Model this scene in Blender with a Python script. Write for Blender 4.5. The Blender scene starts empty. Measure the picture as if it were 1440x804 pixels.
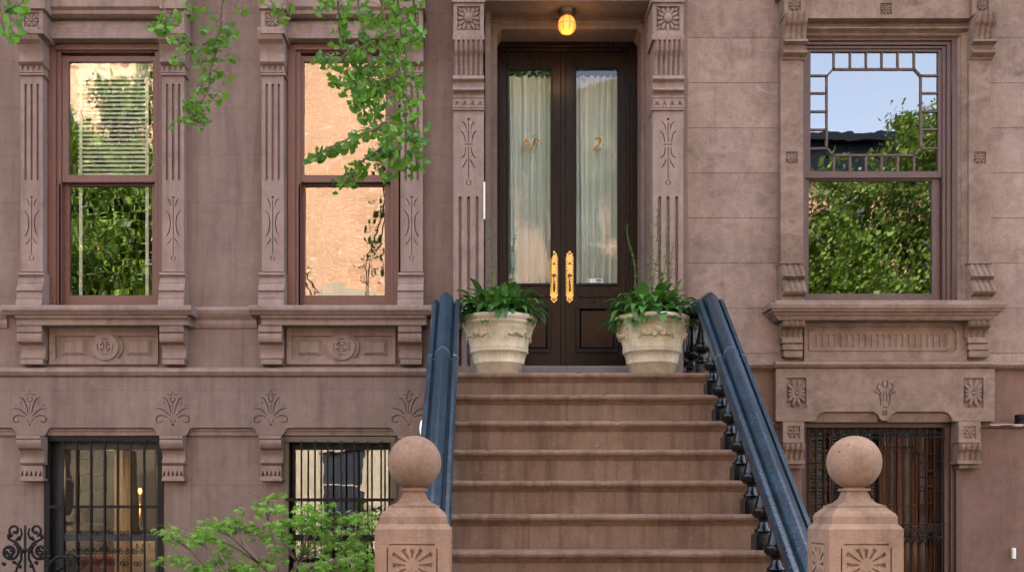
import bpy, bmesh, math, random
from math import sin, cos, pi, radians, sqrt, atan2
from mathutils import Vector, Matrix, Euler
from mathutils.geometry import tessellate_polygon

random.seed(11)
SC = bpy.context.scene
C = SC.collection

# ------------------------------------------------------------------ camera
F = 1590.0; VX = 684.0; VY = 715.0; EYE = 1.6       # focal length in photo pixels, vanishing point, eye height
cam_d = bpy.data.cameras.new('camera'); cam = bpy.data.objects.new('camera', cam_d); C.objects.link(cam)
cam.location = (0, -9, EYE); cam.rotation_euler = (radians(90), 0, 0)
cam_d.sensor_width = 36; cam_d.lens = 36*F/1440
cam_d.shift_x = (720-VX)/1440; cam_d.shift_y = (VY-402)/1440
cam_d.clip_start = 0.1; cam_d.clip_end = 500
SC.camera = cam
# ------------------------------------------------------------------ light
SUN_EL = 48; SUN_AZ = 14
w = bpy.data.worlds.new('World'); SC.world = w; w.use_nodes = True
nt = w.node_tree; bg = nt.nodes['Background']; sky = nt.nodes.new('ShaderNodeTexSky')
sky.sky_type = 'NISHITA'; sky.sun_disc = False; sky.sun_elevation = radians(SUN_EL); sky.sun_rotation = radians(SUN_AZ)
sky.dust_density = 5.0; sky.ozone_density = 0.6; sky.air_density = 0.8
hs_ = nt.nodes.new('ShaderNodeHueSaturation'); hs_.inputs['Saturation'].default_value = .68; nt.links.new(sky.outputs[0], hs_.inputs['Color']); nt.links.new(hs_.outputs[0], bg.inputs[0]); bg.inputs[1].default_value = 0.15
sl = bpy.data.lights.new('sun', 'SUN'); sl.energy = 2.0; sl.angle = radians(0.5); sl.color = (1, .93, .82)
so = bpy.data.objects.new('sun', sl); C.objects.link(so); so.location = (0, 0, 30)
so.rotation_euler = Euler((-radians(90-SUN_EL), 0, -radians(SUN_AZ)), 'XYZ')
SC.view_settings.view_transform = 'Standard'; SC.view_settings.look = 'None'
SC.view_settings.exposure = 3.15; SC.view_settings.gamma = 1; SC.view_settings.use_curve_mapping = False

# ------------------------------------------------------------------ helpers
def WX(px, d): return (px-VX)*d/F
def WZ(py, d): return EYE+(VY-py)*d/F
def W(px, py, d): return Vector((WX(px, d), d-9, WZ(py, d)))

class MB:
    """collects geometry in world coordinates"""
    def __init__(s): s.v = []; s.f = []; s.sm = []
    def add(s, vs, fs, smooth=False):
        o = len(s.v); s.v += [tuple(v) for v in vs]
        for f in fs: s.f.append(tuple(i+o for i in f)); s.sm.append(smooth)
    def box(s, x0, x1, y0, y1, z0, z1):
        if x0 > x1: x0, x1 = x1, x0
        if y0 > y1: y0, y1 = y1, y0
        if z0 > z1: z0, z1 = z1, z0
        s.add([(x, y, z) for x in (x0, x1) for y in (y0, y1) for z in (z0, z1)],
              [(0, 1, 3, 2), (4, 6, 7, 5), (0, 4, 5, 1), (2, 3, 7, 6), (0, 2, 6, 4), (1, 5, 7, 3)])
    def pbox(s, px0, py0, px1, py1, d, t, dm=None):
        """box whose front face (at depth d) spans these photo pixels, thickness t"""
        m = dm or d
        s.box(WX(px0, m), WX(px1, m), d-9, d-9+t, WZ(py1, m), WZ(py0, m))
    def runx(s, prof, x0, x1, inset=0):
        """profile [(y,z)] counter-clockwise seen from -x, run along x"""
        n = len(prof); vs = [(x0, y, z) for y, z in prof]+[(x1, y, z) for y, z in prof]
        fs = [(i, (i+1) % n, n+(i+1) % n, n+i) for i in range(n)]
        t = [tuple(r) for r in tessellate_polygon([[Vector((y, z, 0)) for y, z in prof]])]
        s.add(vs, fs+t+[tuple(n+i for i in reversed(q)) for q in t])
    def prism(s, poly, y0, y1):
        n = len(poly); vs = [(x, y0, z) for x, z in poly]+[(x, y1, z) for x, z in poly]
        t = [tuple(r) for r in tessellate_polygon([[Vector((x, z, 0)) for x, z in poly]])]
        s.add(vs, [(i, (i+1) % n, n+(i+1) % n, n+i) for i in range(n)]+t+[tuple(n+i for i in q) for q in t])
    def plate(s, outer, holes, yf, depth, yb):
        """carved slab in the xz plane: front at yf, holes cut to `depth`, back at yb"""
        loops = [outer]+holes; vs = []; off = []
        for l in loops:
            off.append(len(vs)); vs += [(x, yf, z) for x, z in l]
        t = tessellate_polygon([[Vector((x, z, 0)) for x, z in l] for l in loops])
        fs = [tuple(q) for q in t]; n = len(vs)
        for li, l in enumerate(loops):
            m = len(l); o = len(vs); yy = yb if li == 0 else yf+depth+.002
            vs += [(x, yy, z) for x, z in l]
            fs += [(off[li]+i, off[li]+(i+1) % m, o+(i+1) % m, o+i) for i in range(m)]
        o = len(vs); vs += [(x, yf+depth, z) for x, z in outer]
        tb = tessellate_polygon([[Vector((x, z, 0)) for x, z in outer]])
        fs += [tuple(o+i for i in q) for q in tb]
        s.add(vs, fs)
    def lathe(s, prof, cx, cy, n=28, sx=1, sy=1):
        m = len(prof); vs = []
        for i in range(n):
            a = 2*pi*i/n
            for r, z in prof: vs.append((cx+r*cos(a)*sx, cy+r*sin(a)*sy, z))
        fs = [(i*m+j, ((i+1) % n)*m+j, ((i+1) % n)*m+j+1, i*m+j+1) for i in range(n) for j in range(m-1)]
        s.add(vs, fs, True)
        s.add([vs[i*m] for i in range(n)], [tuple(range(n))]); s.add([vs[i*m+m-1] for i in range(n)], [tuple(range(n))])
    def tube(s, pts, r, n=8, r1=None):
        pts = [Vector(p) for p in pts]
        if len(pts) < 2: return
        rings = []; up = Vector((0.13, 0.31, 0.94)).normalized()
        for i, p in enumerate(pts):
            t = (pts[min(i+1, len(pts)-1)]-pts[max(i-1, 0)])
            if t.length < 1e-9: t = Vector((0, 0, 1))
            t.normalize(); a = t.cross(up)
            if a.length < .05: a = t.cross(Vector((1, 0, 0)))
            a.normalize(); b = t.cross(a)
            rr = r if r1 is None else r+(r1-r)*i/(len(pts)-1)
            rings.append([p+(a*cos(2*pi*k/n)+b*sin(2*pi*k/n))*rr for k in range(n)])
        vs = [v for q in rings for v in q]
        fs = [(i*n+k, i*n+(k+1) % n, (i+1)*n+(k+1) % n, (i+1)*n+k) for i in range(len(rings)-1) for k in range(n)]
        s.add(vs, fs, True); s.add(rings[0], [tuple(range(n))]); s.add(rings[-1], [tuple(range(n))])
    def blob(s, c, rx, ry, rz, n=10, m=6, rot=0):
        """ellipsoid; rot turns it in the xz plane"""
        vs = []; 
        for j in range(m+1):
            th = pi*j/m
            for i in range(n):
                a = 2*pi*i/n
                x = rx*sin(th)*cos(a); y = ry*sin(th)*sin(a); z = rz*cos(th)
                vs.append((c[0]+x*cos(rot)+z*sin(rot), c[1]+y, c[2]-x*sin(rot)+z*cos(rot)))
        s.add(vs, [(j*n+i, j*n+(i+1) % n, (j+1)*n+(i+1) % n, (j+1)*n+i) for j in range(m) for i in range(n)], True)
    def frustum(s, cx, cy, z0, w0, z1, w1):
        a, b = w0/2, w1/2
        s.add([(cx-a, cy-a, z0), (cx+a, cy-a, z0), (cx+a, cy+a, z0), (cx-a, cy+a, z0), (cx-b, cy-b, z1), (cx+b, cy-b, z1), (cx+b, cy+b, z1), (cx-b, cy+b, z1)],
              [(0, 1, 2, 3), (4, 7, 6, 5), (0, 4, 5, 1), (1, 5, 6, 2), (2, 6, 7, 3), (3, 7, 4, 0)])
    def build(s, name, mat, parent=None, origin=None, bevel=0, label=None, kind=None, fixn=True):
        me = bpy.data.meshes.new(name); me.from_pydata(s.v, [], s.f); me.update()
        me.polygons.foreach_set('use_smooth', s.sm)
        if fixn:
            bm = bmesh.new(); bm.from_mesh(me)
            bmesh.ops.remove_doubles(bm, verts=bm.verts, dist=1e-5)
            bmesh.ops.recalc_face_normals(bm, faces=bm.faces); bm.to_mesh(me); bm.free()
        o = bpy.data.objects.new(name, me); C.objects.link(o); me.materials.append(mat)
        r = root_loc(parent) if parent else Vector(origin or (0, 0, 0))
        me.transform(Matrix.Translation(-r))
        if parent: o.parent = parent
        else: o.location = r
        if bevel:
            b = o.modifiers.new('bevel', 'BEVEL'); b.width = bevel; b.segments = 2; b.limit_method = 'ANGLE'; b.angle_limit = radians(40)
            b.harden_normals = False
        if label: o['label'] = label
        if kind: o['kind'] = kind
        return o
def root_loc(o):
    while o.parent: o = o.parent
    return Vector(o.location)
def thing(name, label, cat, loc, group=None):
    o = bpy.data.objects.new(name, None); C.objects.link(o); o.location = loc; o.empty_display_size = .2
    return tag(o, label, cat, group)
def tag(o, label, cat, group=None):
    o['label'] = label; o['category'] = cat
    if group: o['group'] = group
    return o

def stroke(pts, w, taper=True, sub=4):
    """closed outline of a smooth stroke through pts (x,z)"""
    P = [Vector((p[0], p[1])) for p in pts]
    if len(P) > 2:
        Q = []
        for i in range(len(P)-1):
            p0 = P[max(i-1, 0)]; p1 = P[i]; p2 = P[i+1]; p3 = P[min(i+2, len(P)-1)]
            for k in range(sub):
                t = k/sub
                Q.append(.5*((2*p1)+(p2-p0)*t+(2*p0-5*p1+4*p2-p3)*t*t+(3*p1-p0-3*p2+p3)*t**3))
        Q.append(P[-1]); P = Q
    L = []; R = []; n = len(P)
    for i, p in enumerate(P):
        t = (P[min(i+1, n-1)]-P[max(i-1, 0)]).normalized(); nn = Vector((-t.y, t.x))
        f = w/2*(1 if not taper else (.45+.55*min(1, 3*min(i, n-1-i)/(n-1)+.1)))
        L.append(p+nn*f); R.append(p-nn*f)
    return [(q.x, q.y) for q in L+R[::-1]]
def dot(cx, cz, r, n=10): return [(cx+r*cos(2*pi*i/n), cz+r*sin(2*pi*i/n)) for i in range(n)]
def slot(cx, w, z0, z1, n=5):
    r = w/2; out = []
    for i in range(n+1): a = pi*i/n; out.append((cx+r*cos(a), z1-r+r*sin(a)))
    for i in range(n+1): a = pi+pi*i/n; out.append((cx+r*cos(a), z0+r+r*sin(a)))
    return out
def rect(x0, x1, z0, z1): return [(x0, z0), (x1, z0), (x1, z1), (x0, z1)]
def rosette(mb, cx, cz, y, r, n=8, h=.012):
    for i in range(n):
        a = 2*pi*i/n
        mb.blob((cx+cos(a)*r*.6, y, cz+sin(a)*r*.6), r*.2, h, r*.42, 8, 5, rot=pi/2-a)
    mb.blob((cx, y-h*.3, cz), r*.22, h*1.2, r*.22)
    for i in range(n):
        a = 2*pi*(i+.5)/n
        mb.blob((cx+cos(a)*r*.9, y, cz+sin(a)*r*.9), r*.1, h*.7, r*.1, 6, 4)

# ------------------------------------------------------------------ materials
def mat(name):
    m = bpy.data.materials.new(name); m.use_nodes = True; return m, m.node_tree.nodes, m.node_tree.links
def ramp2(N, L, fac, c0, c1, p0=.3, p1=.7):
    r = N.new('ShaderNodeValToRGB'); r.color_ramp.elements[0].position = p0; r.color_ramp.elements[1].position = p1
    r.color_ramp.elements[0].color = (*c0, 1); r.color_ramp.elements[1].color = (*c1, 1); L.new(fac, r.inputs[0]); return r
def noise(N, L, vec, scale, detail=4, rough=.6, dist=0):
    n = N.new('ShaderNodeTexNoise'); n.inputs['Scale'].default_value = scale; n.inputs['Detail'].default_value = detail
    n.inputs['Roughness'].default_value = rough; n.inputs['Distortion'].default_value = dist; L.new(vec, n.inputs['Vector']); return n
def mixc(N, L, fac, a, b, mode='MIX'):
    m = N.new('ShaderNodeMix'); m.data_type = 'RGBA'; m.blend_type = mode
    for sock, v in ((m.inputs[0], fac), (m.inputs[6], a), (m.inputs[7], b)):
        if isinstance(v, (int, float)): sock.default_value = v
        elif isinstance(v, tuple): sock.default_value = (*v, 1)
        else: L.new(v, sock)
    return m.outputs[2]
def scaled(N, L, vec, s):
    m = N.new('ShaderNodeMapping'); m.inputs['Scale'].default_value = s; L.new(vec, m.inputs[0]); return m.outputs[0]
def swap_xz(N, L, vec):
    """(x,z,0) so that 2D patterns lie in the facade plane"""
    s = N.new('ShaderNodeSeparateXYZ'); L.new(vec, s.inputs[0]); c = N.new('ShaderNodeCombineXYZ')
    L.new(s.outputs[0], c.inputs[0]); L.new(s.outputs[2], c.inputs[1]); return c.outputs[0], s
def stone(name, c, var=.16, stain=.25, bump=.25, rough=.85, joints=None, mottled=None, streak=.2, grain=90, chips=False):
    m, N, L = mat(name); b = N['Principled BSDF']; b.inputs['Roughness'].default_value = rough
    b.inputs['Specular IOR Level'].default_value = .15
    g = N.new('ShaderNodeNewGeometry'); P = g.outputs['Position']
    n1 = noise(N, L, P, 1.3, 6, .65); n2 = noise(N, L, P, 11, 5, .7); n3 = noise(N, L, P, grain, 3, .7)
    dk = tuple(x*(1-var*1.3) for x in c); lt = tuple(min(1, x*(1+var)) for x in c)
    col = ramp2(N, L, n1.outputs['Fac'], dk, lt, .32, .68).outputs[0]
    col = mixc(N, L, .8, col, ramp2(N, L, n2.outputs['Fac'], (1-var*1.1,)*3, (1+var*.8,)*3, .3, .72).outputs[0], 'MULTIPLY')
    col = mixc(N, L, .75, col, ramp2(N, L, n3.outputs['Fac'], (1-var*1.1,)*3, (1+var*.9,)*3, .34, .68).outputs[0], 'MULTIPLY')
    # vertical rain streaks and grime with a shape of its own
    st = noise(N, L, scaled(N, L, P, (14, 14, .9)), 1.2, 5, .6)
    col = mixc(N, L, streak, col, ramp2(N, L, st.outputs['Fac'], (.45, .42, .4), (1, 1, 1), .3, .55).outputs[0], 'MULTIPLY')
    gr = noise(N, L, P, 3.1, 8, .75, .6)
    col = mixc(N, L, stain, col, ramp2(N, L, gr.outputs['Fac'], (.5, .46, .42), (1.06, 1.05, 1.05), .33, .5).outputs[0], 'MULTIPLY')
    dr = noise(N, L, scaled(N, L, P, (6, 6, .5)), 1.1, 6, .7, .3)
    col = mixc(N, L, min(1, streak*.85), col, ramp2(N, L, dr.outputs['Fac'], (.55, .5, .47), (1.03, 1.03, 1.03), .36, .47).outputs[0], 'MULTIPLY')
    if mottled:
        q = noise(N, L, scaled(N, L, P, (1, 1, 1.6)), 4.5, 8, .7, 1.2)
        col = mixc(N, L, ramp2(N, L, q.outputs['Fac'], (0, 0, 0), (1, 1, 1), .5, .66).outputs[0], col, mixc(N, L, .55, col, mottled))
    if chips:
        q = noise(N, L, P, 34, 3, .8, .4); q2 = noise(N, L, P, 52, 2, .7)
        col = mixc(N, L, ramp2(N, L, q.outputs['Fac'], (0, 0, 0), (1, 1, 1), .70, .73).outputs[0], col, tuple(min(1, x*1.9+.05) for x in c))
        col = mixc(N, L, ramp2(N, L, q2.outputs['Fac'], (0, 0, 0), (1, 1, 1), .70, .74).outputs[0], col, tuple(x*.4 for x in c))
    hgt = mixc(N, L, .5, n3.outputs['Fac'], n2.outputs['Fac'])
    if joints:
        v2, _ = swap_xz(N, L, P); br = N.new('ShaderNodeTexBrick'); L.new(v2, br.inputs['Vector'])
        mp = N.new('ShaderNodeMapping'); mp.inputs['Location'].default_value = (joints[2], joints[3], 0); L.new(v2, mp.inputs[0]); L.new(mp.outputs[0], br.inputs['Vector'])
        br.inputs['Scale'].default_value = 1; br.inputs['Brick Width'].default_value = joints[0]; br.inputs['Row Height'].default_value = joints[1]
        br.inputs['Mortar Size'].default_value = joints[4]; br.inputs['Mortar Smooth'].default_value = .3
        br.inputs['Color1'].default_value = (.93, .9, .9, 1); br.inputs['Color2'].default_value = (1.08, 1.06, 1.05, 1); br.inputs['Mortar'].default_value = (.6, .57, .55, 1)
        col = mixc(N, L, joints[5], col, br.outputs['Color'], 'MULTIPLY')
    L.new(col, b.inputs['Base Color'])
    bp = N.new('ShaderNodeBump'); bp.inputs['Strength'].default_value = bump; bp.inputs['Distance'].default_value = .006
    L.new(hgt, bp.inputs['Height']); last = bp
    if joints:
        b2 = N.new('ShaderNodeBump'); b2.inputs['Strength'].default_value = .7*joints[5]; b2.inputs['Distance'].default_value = .004; b2.invert = True
        L.new(br.outputs['Fac'], b2.inputs['Height']); L.new(bp.outputs[0], b2.inputs['Normal']); last = b2
    L.new(last.outputs[0], b.inputs['Normal'])
    return m
def paint(name, c, rough=.4, var=.12, bump=.1, metal=0, wear=None, spec=.5, grainz=None, scale=30):
    m, N, L = mat(name); b = N['Principled BSDF']; b.inputs['Metallic'].default_value = metal; b.inputs['Specular IOR Level'].default_value = spec
    g = N.new('ShaderNodeNewGeometry'); P = g.outputs['Position']
    if grainz: P = scaled(N, L, P, grainz)
    n = noise(N, L, P, scale, 6, .65); n0 = noise(N, L, P, scale/8, 4, .6)
    col = ramp2(N, L, n.outputs['Fac'], tuple(x*(1-var) for x in c), tuple(min(1, x*(1+var)) for x in c)).outputs[0]
    col = mixc(N, L, .7, col, ramp2(N, L, n0.outputs['Fac'], (1-var*1.3,)*3, (1+var,)*3).outputs[0], 'MULTIPLY')
    if wear:
        q = noise(N, L, P, 18, 8, .8, .8)
        col = mixc(N, L, ramp2(N, L, q.outputs['Fac'], (0, 0, 0), (1, 1, 1), .62, .68).outputs[0], col, wear)
    L.new(col, b.inputs['Base Color'])
    rr = N.new('ShaderNodeMapRange'); rr.inputs[3].default_value = rough*.75; rr.inputs[4].default_value = min(1, rough*1.3)
    L.new(n0.outputs['Fac'], rr.inputs[0]); L.new(rr.outputs[0], b.inputs['Roughness'])
    if bump:
        bp = N.new('ShaderNodeBump'); bp.inputs['Strength'].default_value = bump; bp.inputs['Distance'].default_value = .004
        L.new(n.outputs['Fac'], bp.inputs['Height']); L.new(bp.outputs[0], b.inputs['Normal'])
    return m
def leafmat(name, c, var=.35, trans=.35, rough=.45, hue=(1.3, 1.1, .7)):
    m, N, L = mat(name); b = N['Principled BSDF']; b.inputs['Roughness'].default_value = rough; b.inputs['Specular IOR Level'].default_value = .4
    g = N.new('ShaderNodeNewGeometry')
    rnd = g.outputs['Random Per Island']
    c2 = tuple(min(1, x*h*(1+var)) for x, h in zip(c, hue)); c1 = tuple(x*(1-var) for x in c)
    col = ramp2(N, L, rnd, c1, c2, 0, 1).outputs[0]
    L.new(col, b.inputs['Base Color'])
    t = N.new('ShaderNodeBsdfTranslucent'); L.new(mixc(N, L, .5, col, (c2[0]*1.3, c2[1]*1.3, c2[2])), t.inputs[0])
    mx = N.new('ShaderNodeMixShader'); mx.inputs[0].default_value = trans
    L.new(b.outputs[0], mx.inputs[1]); L.new(t.outputs[0], mx.inputs[2]); L.new(mx.outputs[0], N['Material Output'].inputs[0])
    return m
def glass(name, refl=.3, wob=1.0, tint=(.9, .93, .92), rings=0, scale=2.2):
    """old window glass: a clear sheet with a wavy mirror reflection"""
    m, N, L = mat(name); N.remove(N['Principled BSDF'])
    g = N.new('ShaderNodeNewGeometry'); P = g.outputs['Position']
    tr = N.new('ShaderNodeBsdfTransparent'); tr.inputs[0].default_value = (*tint, 1)
    gl = N.new('ShaderNodeBsdfGlossy'); gl.inputs['Roughness'].default_value = .0; gl.inputs[0].default_value = (1, 1, 1, 1)
    a = noise(N, L, scaled(N, L, P, (1, 1, 1.3)), scale, 2, .5, .5)
    b1 = N.new('ShaderNodeBump'); b1.inputs['Strength'].default_value = 1; b1.inputs['Distance'].default_value = .0016*wob; L.new(a.outputs['Fac'], b1.inputs['Height'])
    last = b1
    if rings:
        wv = N.new('ShaderNodeTexWave'); wv.wave_type = 'BANDS'; wv.bands_direction = 'Z'; wv.inputs['Scale'].default_value = 5; wv.inputs['Distortion'].default_value = 5.5
        wv.inputs['Detail'].default_value = 1; wv.inputs['Detail Scale'].default_value = .6; L.new(P, wv.inputs['Vector'])
        b2 = N.new('ShaderNodeBump'); b2.inputs['Distance'].default_value = .0001*rings; L.new(wv.outputs['Fac'], b2.inputs['Height']); L.new(b1.outputs[0], b2.inputs['Normal']); last = b2
    L.new(last.outputs[0], gl.inputs['Normal'])
    fr = N.new('ShaderNodeFresnel'); fr.inputs[0].default_value = 1.5
    ad = N.new('ShaderNodeMath'); ad.operation = 'ADD'; ad.inputs[1].default_value = refl-.04; ad.use_clamp = True; L.new(fr.outputs[0], ad.inputs[0])
    mx = N.new('ShaderNodeMixShader'); L.new(ad.outputs[0], mx.inputs[0]); L.new(tr.outputs[0], mx.inputs[1]); L.new(gl.outputs[0], mx.inputs[2])
    L.new(mx.outputs[0], N['Material Output'].inputs[0]); return m
def emit(name, c, s):
    m, N, L = mat(name); b = N['Principled BSDF']; b.inputs['Base Color'].default_value = (*c, 1)
    b.inputs['Emission Color'].default_value = (*c, 1); b.inputs['Emission Strength'].default_value = s; return m

M_wallA = stone('painted_brownstone_wall', (.220, .154, .123), var=.11, stain=.26, bump=.3, streak=.32, joints=(3.7, .375, .5, .09, .003, .5))
M_trimA = stone('painted_brownstone_trim', (.270, .188, .151), var=.12, stain=.34, bump=.35, streak=.35)
M_wallB = stone('brownstone_ashlar', (.280, .202, .156), var=.22, stain=.5, bump=.6, joints=(2.6, .3583, .1, .03, .004, 1), mottled=(.36, .26, .22))
M_trimB = stone('brownstone_carved', (.235, .158, .115), var=.2, stain=.5, bump=.5, mottled=(.31, .22, .18))
M_lowB = stone('brownstone_stucco_lower', (.19, .112, .083), var=.14, stain=.22, bump=.5)
M_step = stone('step_brownstone', (.212, .132, .088), var=.14, stain=.35, bump=.5, streak=.6, chips=True)
M_newel = stone('newel_brownstone', (.29, .182, .122), var=.15, stain=.5, bump=.45, streak=.3, chips=True)
M_sill = stone('threshold_stone', (.2, .165, .15), var=.1, stain=.3, rough=.6)
M_frame = paint('red_brown_window_paint', (.13, .052, .037), .42, .08, .05)
M_frameB = paint('brown_window_paint', (.095, .048, .036), .45, .15, .15, wear=(.2, .13, .1))
M_track = paint('aluminium_track', (.45, .47, .46), .35, .1, .05)
M_blackp = paint('black_iron_paint', (.004, .0045, .005), .35, .3, .2, spec=.18, scale=60)
M_iron = paint('wrought_iron', (.0055, .0055, .006), .4, .35, .3, spec=.18, scale=70)
M_blue = paint('blue_black_rail_paint', (.009, .031, .050), .2, .5, .6, wear=(.03, .062, .085), scale=60, spec=.75)
M_joint = paint('chipped_joint_paint', (.03, .07, .095), .4, .3, .2, wear=(.6, .62, .62), scale=40)
M_balu = paint('black_gloss_baluster_paint', (.002, .0035, .005), .2, .3, .15, scale=50)
M_tan = paint('olive_tan_paint', (.105, .078, .052), .5, .12, .1)
M_wood = paint('dark_mahogany', (.011, .0045, .003), .28, .35, .12, spec=.18, grainz=(9, 9, .7), scale=14)
M_woodf = paint('dark_mahogany_panel', (.022, .0075, .0045), .3, .45, .12, spec=.18, grainz=(9, 9, .7), scale=14)
M_ebony = paint('ebony_moulding', (.005, .004, .005), .3, .3, .05, spec=.18)
M_brass = paint('polished_brass', (.60, .42, .17), .26, .12, .2, metal=1, scale=60)
M_gold = paint('gilt_lettering', (.26, .15, .03), .45, .1, .0, metal=.4)
M_bronze = paint('dark_bronze', (.10, .075, .05), .35, .2, .1, metal=.7)
M_curt = None
M_pot = stone('cast_stone_pot', (.60, .50, .35), var=.14, stain=.3, bump=.5, rough=.8, mottled=(.22, .22, .09), streak=.25)
M_pot2 = stone('cast_stone_garland', (.55, .46, .30), var=.15, stain=.45, bump=.5, rough=.8, mottled=(.2, .22, .08))
M_soil = stone('potting_soil', (.03, .022, .016), var=.3, bump=.8)
M_white = paint('white_plastic', (.7, .7, .66), .4, .05, 0)
M_blind = paint('white_blind_slats', (.88, .90, .84), .45, .05, 0)
M_leafH = leafmat('hosta_leaf', (.045, .135, .032), .5, .25, .4)
M_leafY = leafmat('hosta_young_leaf', (.10, .24, .03), .3, .35, .4)
M_stalk = leafmat('hosta_stalk', (.08, .16, .05), .3, .3)
M_leafG = leafmat('ginkgo_leaf', (.075, .20, .018), .42, .4, .38)
M_leafM = leafmat('maple_leaf', (.16, .34, .045), .35, .4, .45, hue=(1.15, 1.05, .9))
M_leafT = leafmat('street_tree_leaf', (.06, .115, .016), .75, .3, .5)
M_bark = stone('bark', (.12, .085, .06), var=.3, bump=.9, grain=40)
M_bark2 = stone('maple_bark', (.20, .15, .11), var=.2, bump=.5, grain=60)
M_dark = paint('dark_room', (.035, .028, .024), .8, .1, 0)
M_room = paint('warm_room_wall', (.075, .04, .018), .8, .2, 0, scale=6)
M_road = stone('asphalt', (.05, .05, .052), var=.2, bump=.6, rough=.9)
M_walk = stone('concrete_pavement', (.17, .16, .15), var=.1, bump=.4, rough=.9)
M_earth = stone('ground_soil', (.10, .075, .05), var=.3, bump=.8, rough=.95)
def curtain_mat():
    m, N, L = mat('sheer_curtain'); b = N['Principled BSDF']; b.inputs['Base Color'].default_value = (.80, .90, .86, 1); b.inputs['Roughness'].default_value = .8
    t = N.new('ShaderNodeBsdfTranslucent'); t.inputs[0].default_value = (.7, .75, .66, 1); mx = N.new('ShaderNodeMixShader'); mx.inputs[0].default_value = .25
    L.new(b.outputs[0], mx.inputs[1]); L.new(t.outputs[0], mx.inputs[2]); L.new(mx.outputs[0], N['Material Output'].inputs[0]); return m
M_curt = curtain_mat()
M_glassW1 = glass('parlour_glass_wavy', .24, .55, (.95, .97, .95), rings=.22)
M_glassW2 = glass('parlour_glass_rippled', .17, .9, (.6, .6, .6), rings=.4)
M_glassB = glass('parlour_glass_clear', .22, .35, (.5, .5, .5))
M_glassD = glass('door_glass', .055, .8, (1, 1, 1))
M_glassG = glass('basement_glass', .04, .4, (.9, .9, .9)); M_glassG2 = glass('basement_glass_bright', .17, .5, (.6, .6, .6)); M_glassG3 = glass('basement_glass_dim', .012, .5, (.9, .9, .9))
def brick_mat(name, c1, c2, mort, wdt=.22, hgt=.075):
    m, N, L = mat(name); b = N['Principled BSDF']; b.inputs['Roughness'].default_value = .9
    g = N.new('ShaderNodeNewGeometry'); v2, _ = swap_xz(N, L, g.outputs['Position']); br = N.new('ShaderNodeTexBrick'); L.new(v2, br.inputs['Vector'])
    br.inputs['Scale'].default_value = 1; br.inputs['Brick Width'].default_value = wdt; br.inputs['Row Height'].default_value = hgt; br.inputs['Mortar Size'].default_value = .012
    br.inputs['Color1'].default_value = (*c1, 1); br.inputs['Color2'].default_value = (*c2, 1); br.inputs['Mortar'].default_value = (*mort, 1)
    n = noise(N, L, g.outputs['Position'], .8, 5); L.new(mixc(N, L, .6, br.outputs[0], ramp2(N, L, n.outputs['Fac'], (.8, .8, .8), (1.15, 1.15, 1.15)).outputs[0], 'MULTIPLY'), b.inputs['Base Color']); return m
M_brickO = brick_mat('orange_brick', (.46, .25, .13), (.54, .31, .18), (.62, .47, .34), .6, .16)
M_brickR = brick_mat('red_brick', (.30, .11, .07), (.36, .15, .09), (.40, .30, .25))
M_lime = stone('limestone', (.42, .36, .26), var=.1, stain=.2)
M_cornice = paint('dark_green_cornice', (.005, .008, .013), .8, .2, 0, spec=.1)
M_wing = paint('distant_window_glass', (.03, .035, .045), .12, .2, 0)

# ================================================================== THE SETTING
g = MB(); g.box(-60, 60, -60, 40, -.6, -.02); g.build('ground', M_earth, kind='structure')
g = MB(); g.box(-60, 60, -10.5, -3.4, -.1, 0); g.build('pavement', M_walk, kind='structure')
g = MB(); g.box(-60, 60, -10.65, -10.5, -.15, .004); g.build('kerb', M_walk, kind='structure')
g = MB(); g.box(-60, 60, -22.0, -10.65, -.3, -.012); g.build('road', M_road, kind='structure')
g = MB(); g.box(-60, 60, -27.0, -22.0, -.1, .03); g.build('far_pavement', M_walk, kind='structure')

# ================================================================== LEFT BROWNSTONE HOUSE
HA = thing('brownstone_house', 'left brownstone row house, smooth purplish brown stucco with two tall windows and the front door', 'house', (-2.5, 0, 0))
XS = WX(967, 9.0)                      # party line between the two houses
XL = -9.5
def openwall(x0, x1, z0, z1, y, t, openings):
    """wall sheet with rectangular openings, made of boxes"""
    mb = MB(); xs = sorted(set([x0, x1]+[o[0] for o in openings]+[o[1] for o in openings])); zs = sorted(set([z0, z1]+[o[2] for o in openings]+[o[3] for o in openings]))
    for i in range(len(xs)-1):
        z = None
        for j in range(len(zs)-1):
            cx, cz = (xs[i]+xs[i+1])/2, (zs[j]+zs[j+1])/2
            hole = any(o[0] < cx < o[1] and o[2] < cz < o[3] for o in openings)
            if not hole and z is None: z = zs[j]
            if hole and z is not None: mb.box(xs[i], xs[i+1], y, y+t, z, zs[j]); z = None
        if z is not None: mb.box(xs[i], xs[i+1], y, y+t, z, zs[-1])
    return mb
d0 = 9.0
W1 = (WX(66, d0), WX(230, d0), WZ(436, d0), WZ(57, d0))
W2 = (WX(403, d0), WX(563, d0), WZ(436, d0), WZ(57, d0))
G1 = (WX(62, d0), WX(230, d0), WZ(960, d0), WZ(613, d0))
G2 = (WX(398, d0), WX(557, d0), WZ(960, d0), WZ(613, d0))
DO = (WX(690, 9.0), WX(910, 9.0), 2.5, WZ(8, 9.0))
openwall(XL, XS, 0, 14, 0, .3, [W1, W2, G1, G2, DO]).build('wall', M_wallA, HA)
r = MB(); r.box(XL, XS, .3, 11, 13.8, 14.0); r.box(XL, XL+.3, .3, 11, 0, 13.8); r.box(XS-.3, XS, .3, 11, 0, 13.8); r.box(XL+.3, XS-.3, 10.7, 11, 0, 13.8)
r.build('roof', M_dark, HA)
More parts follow.
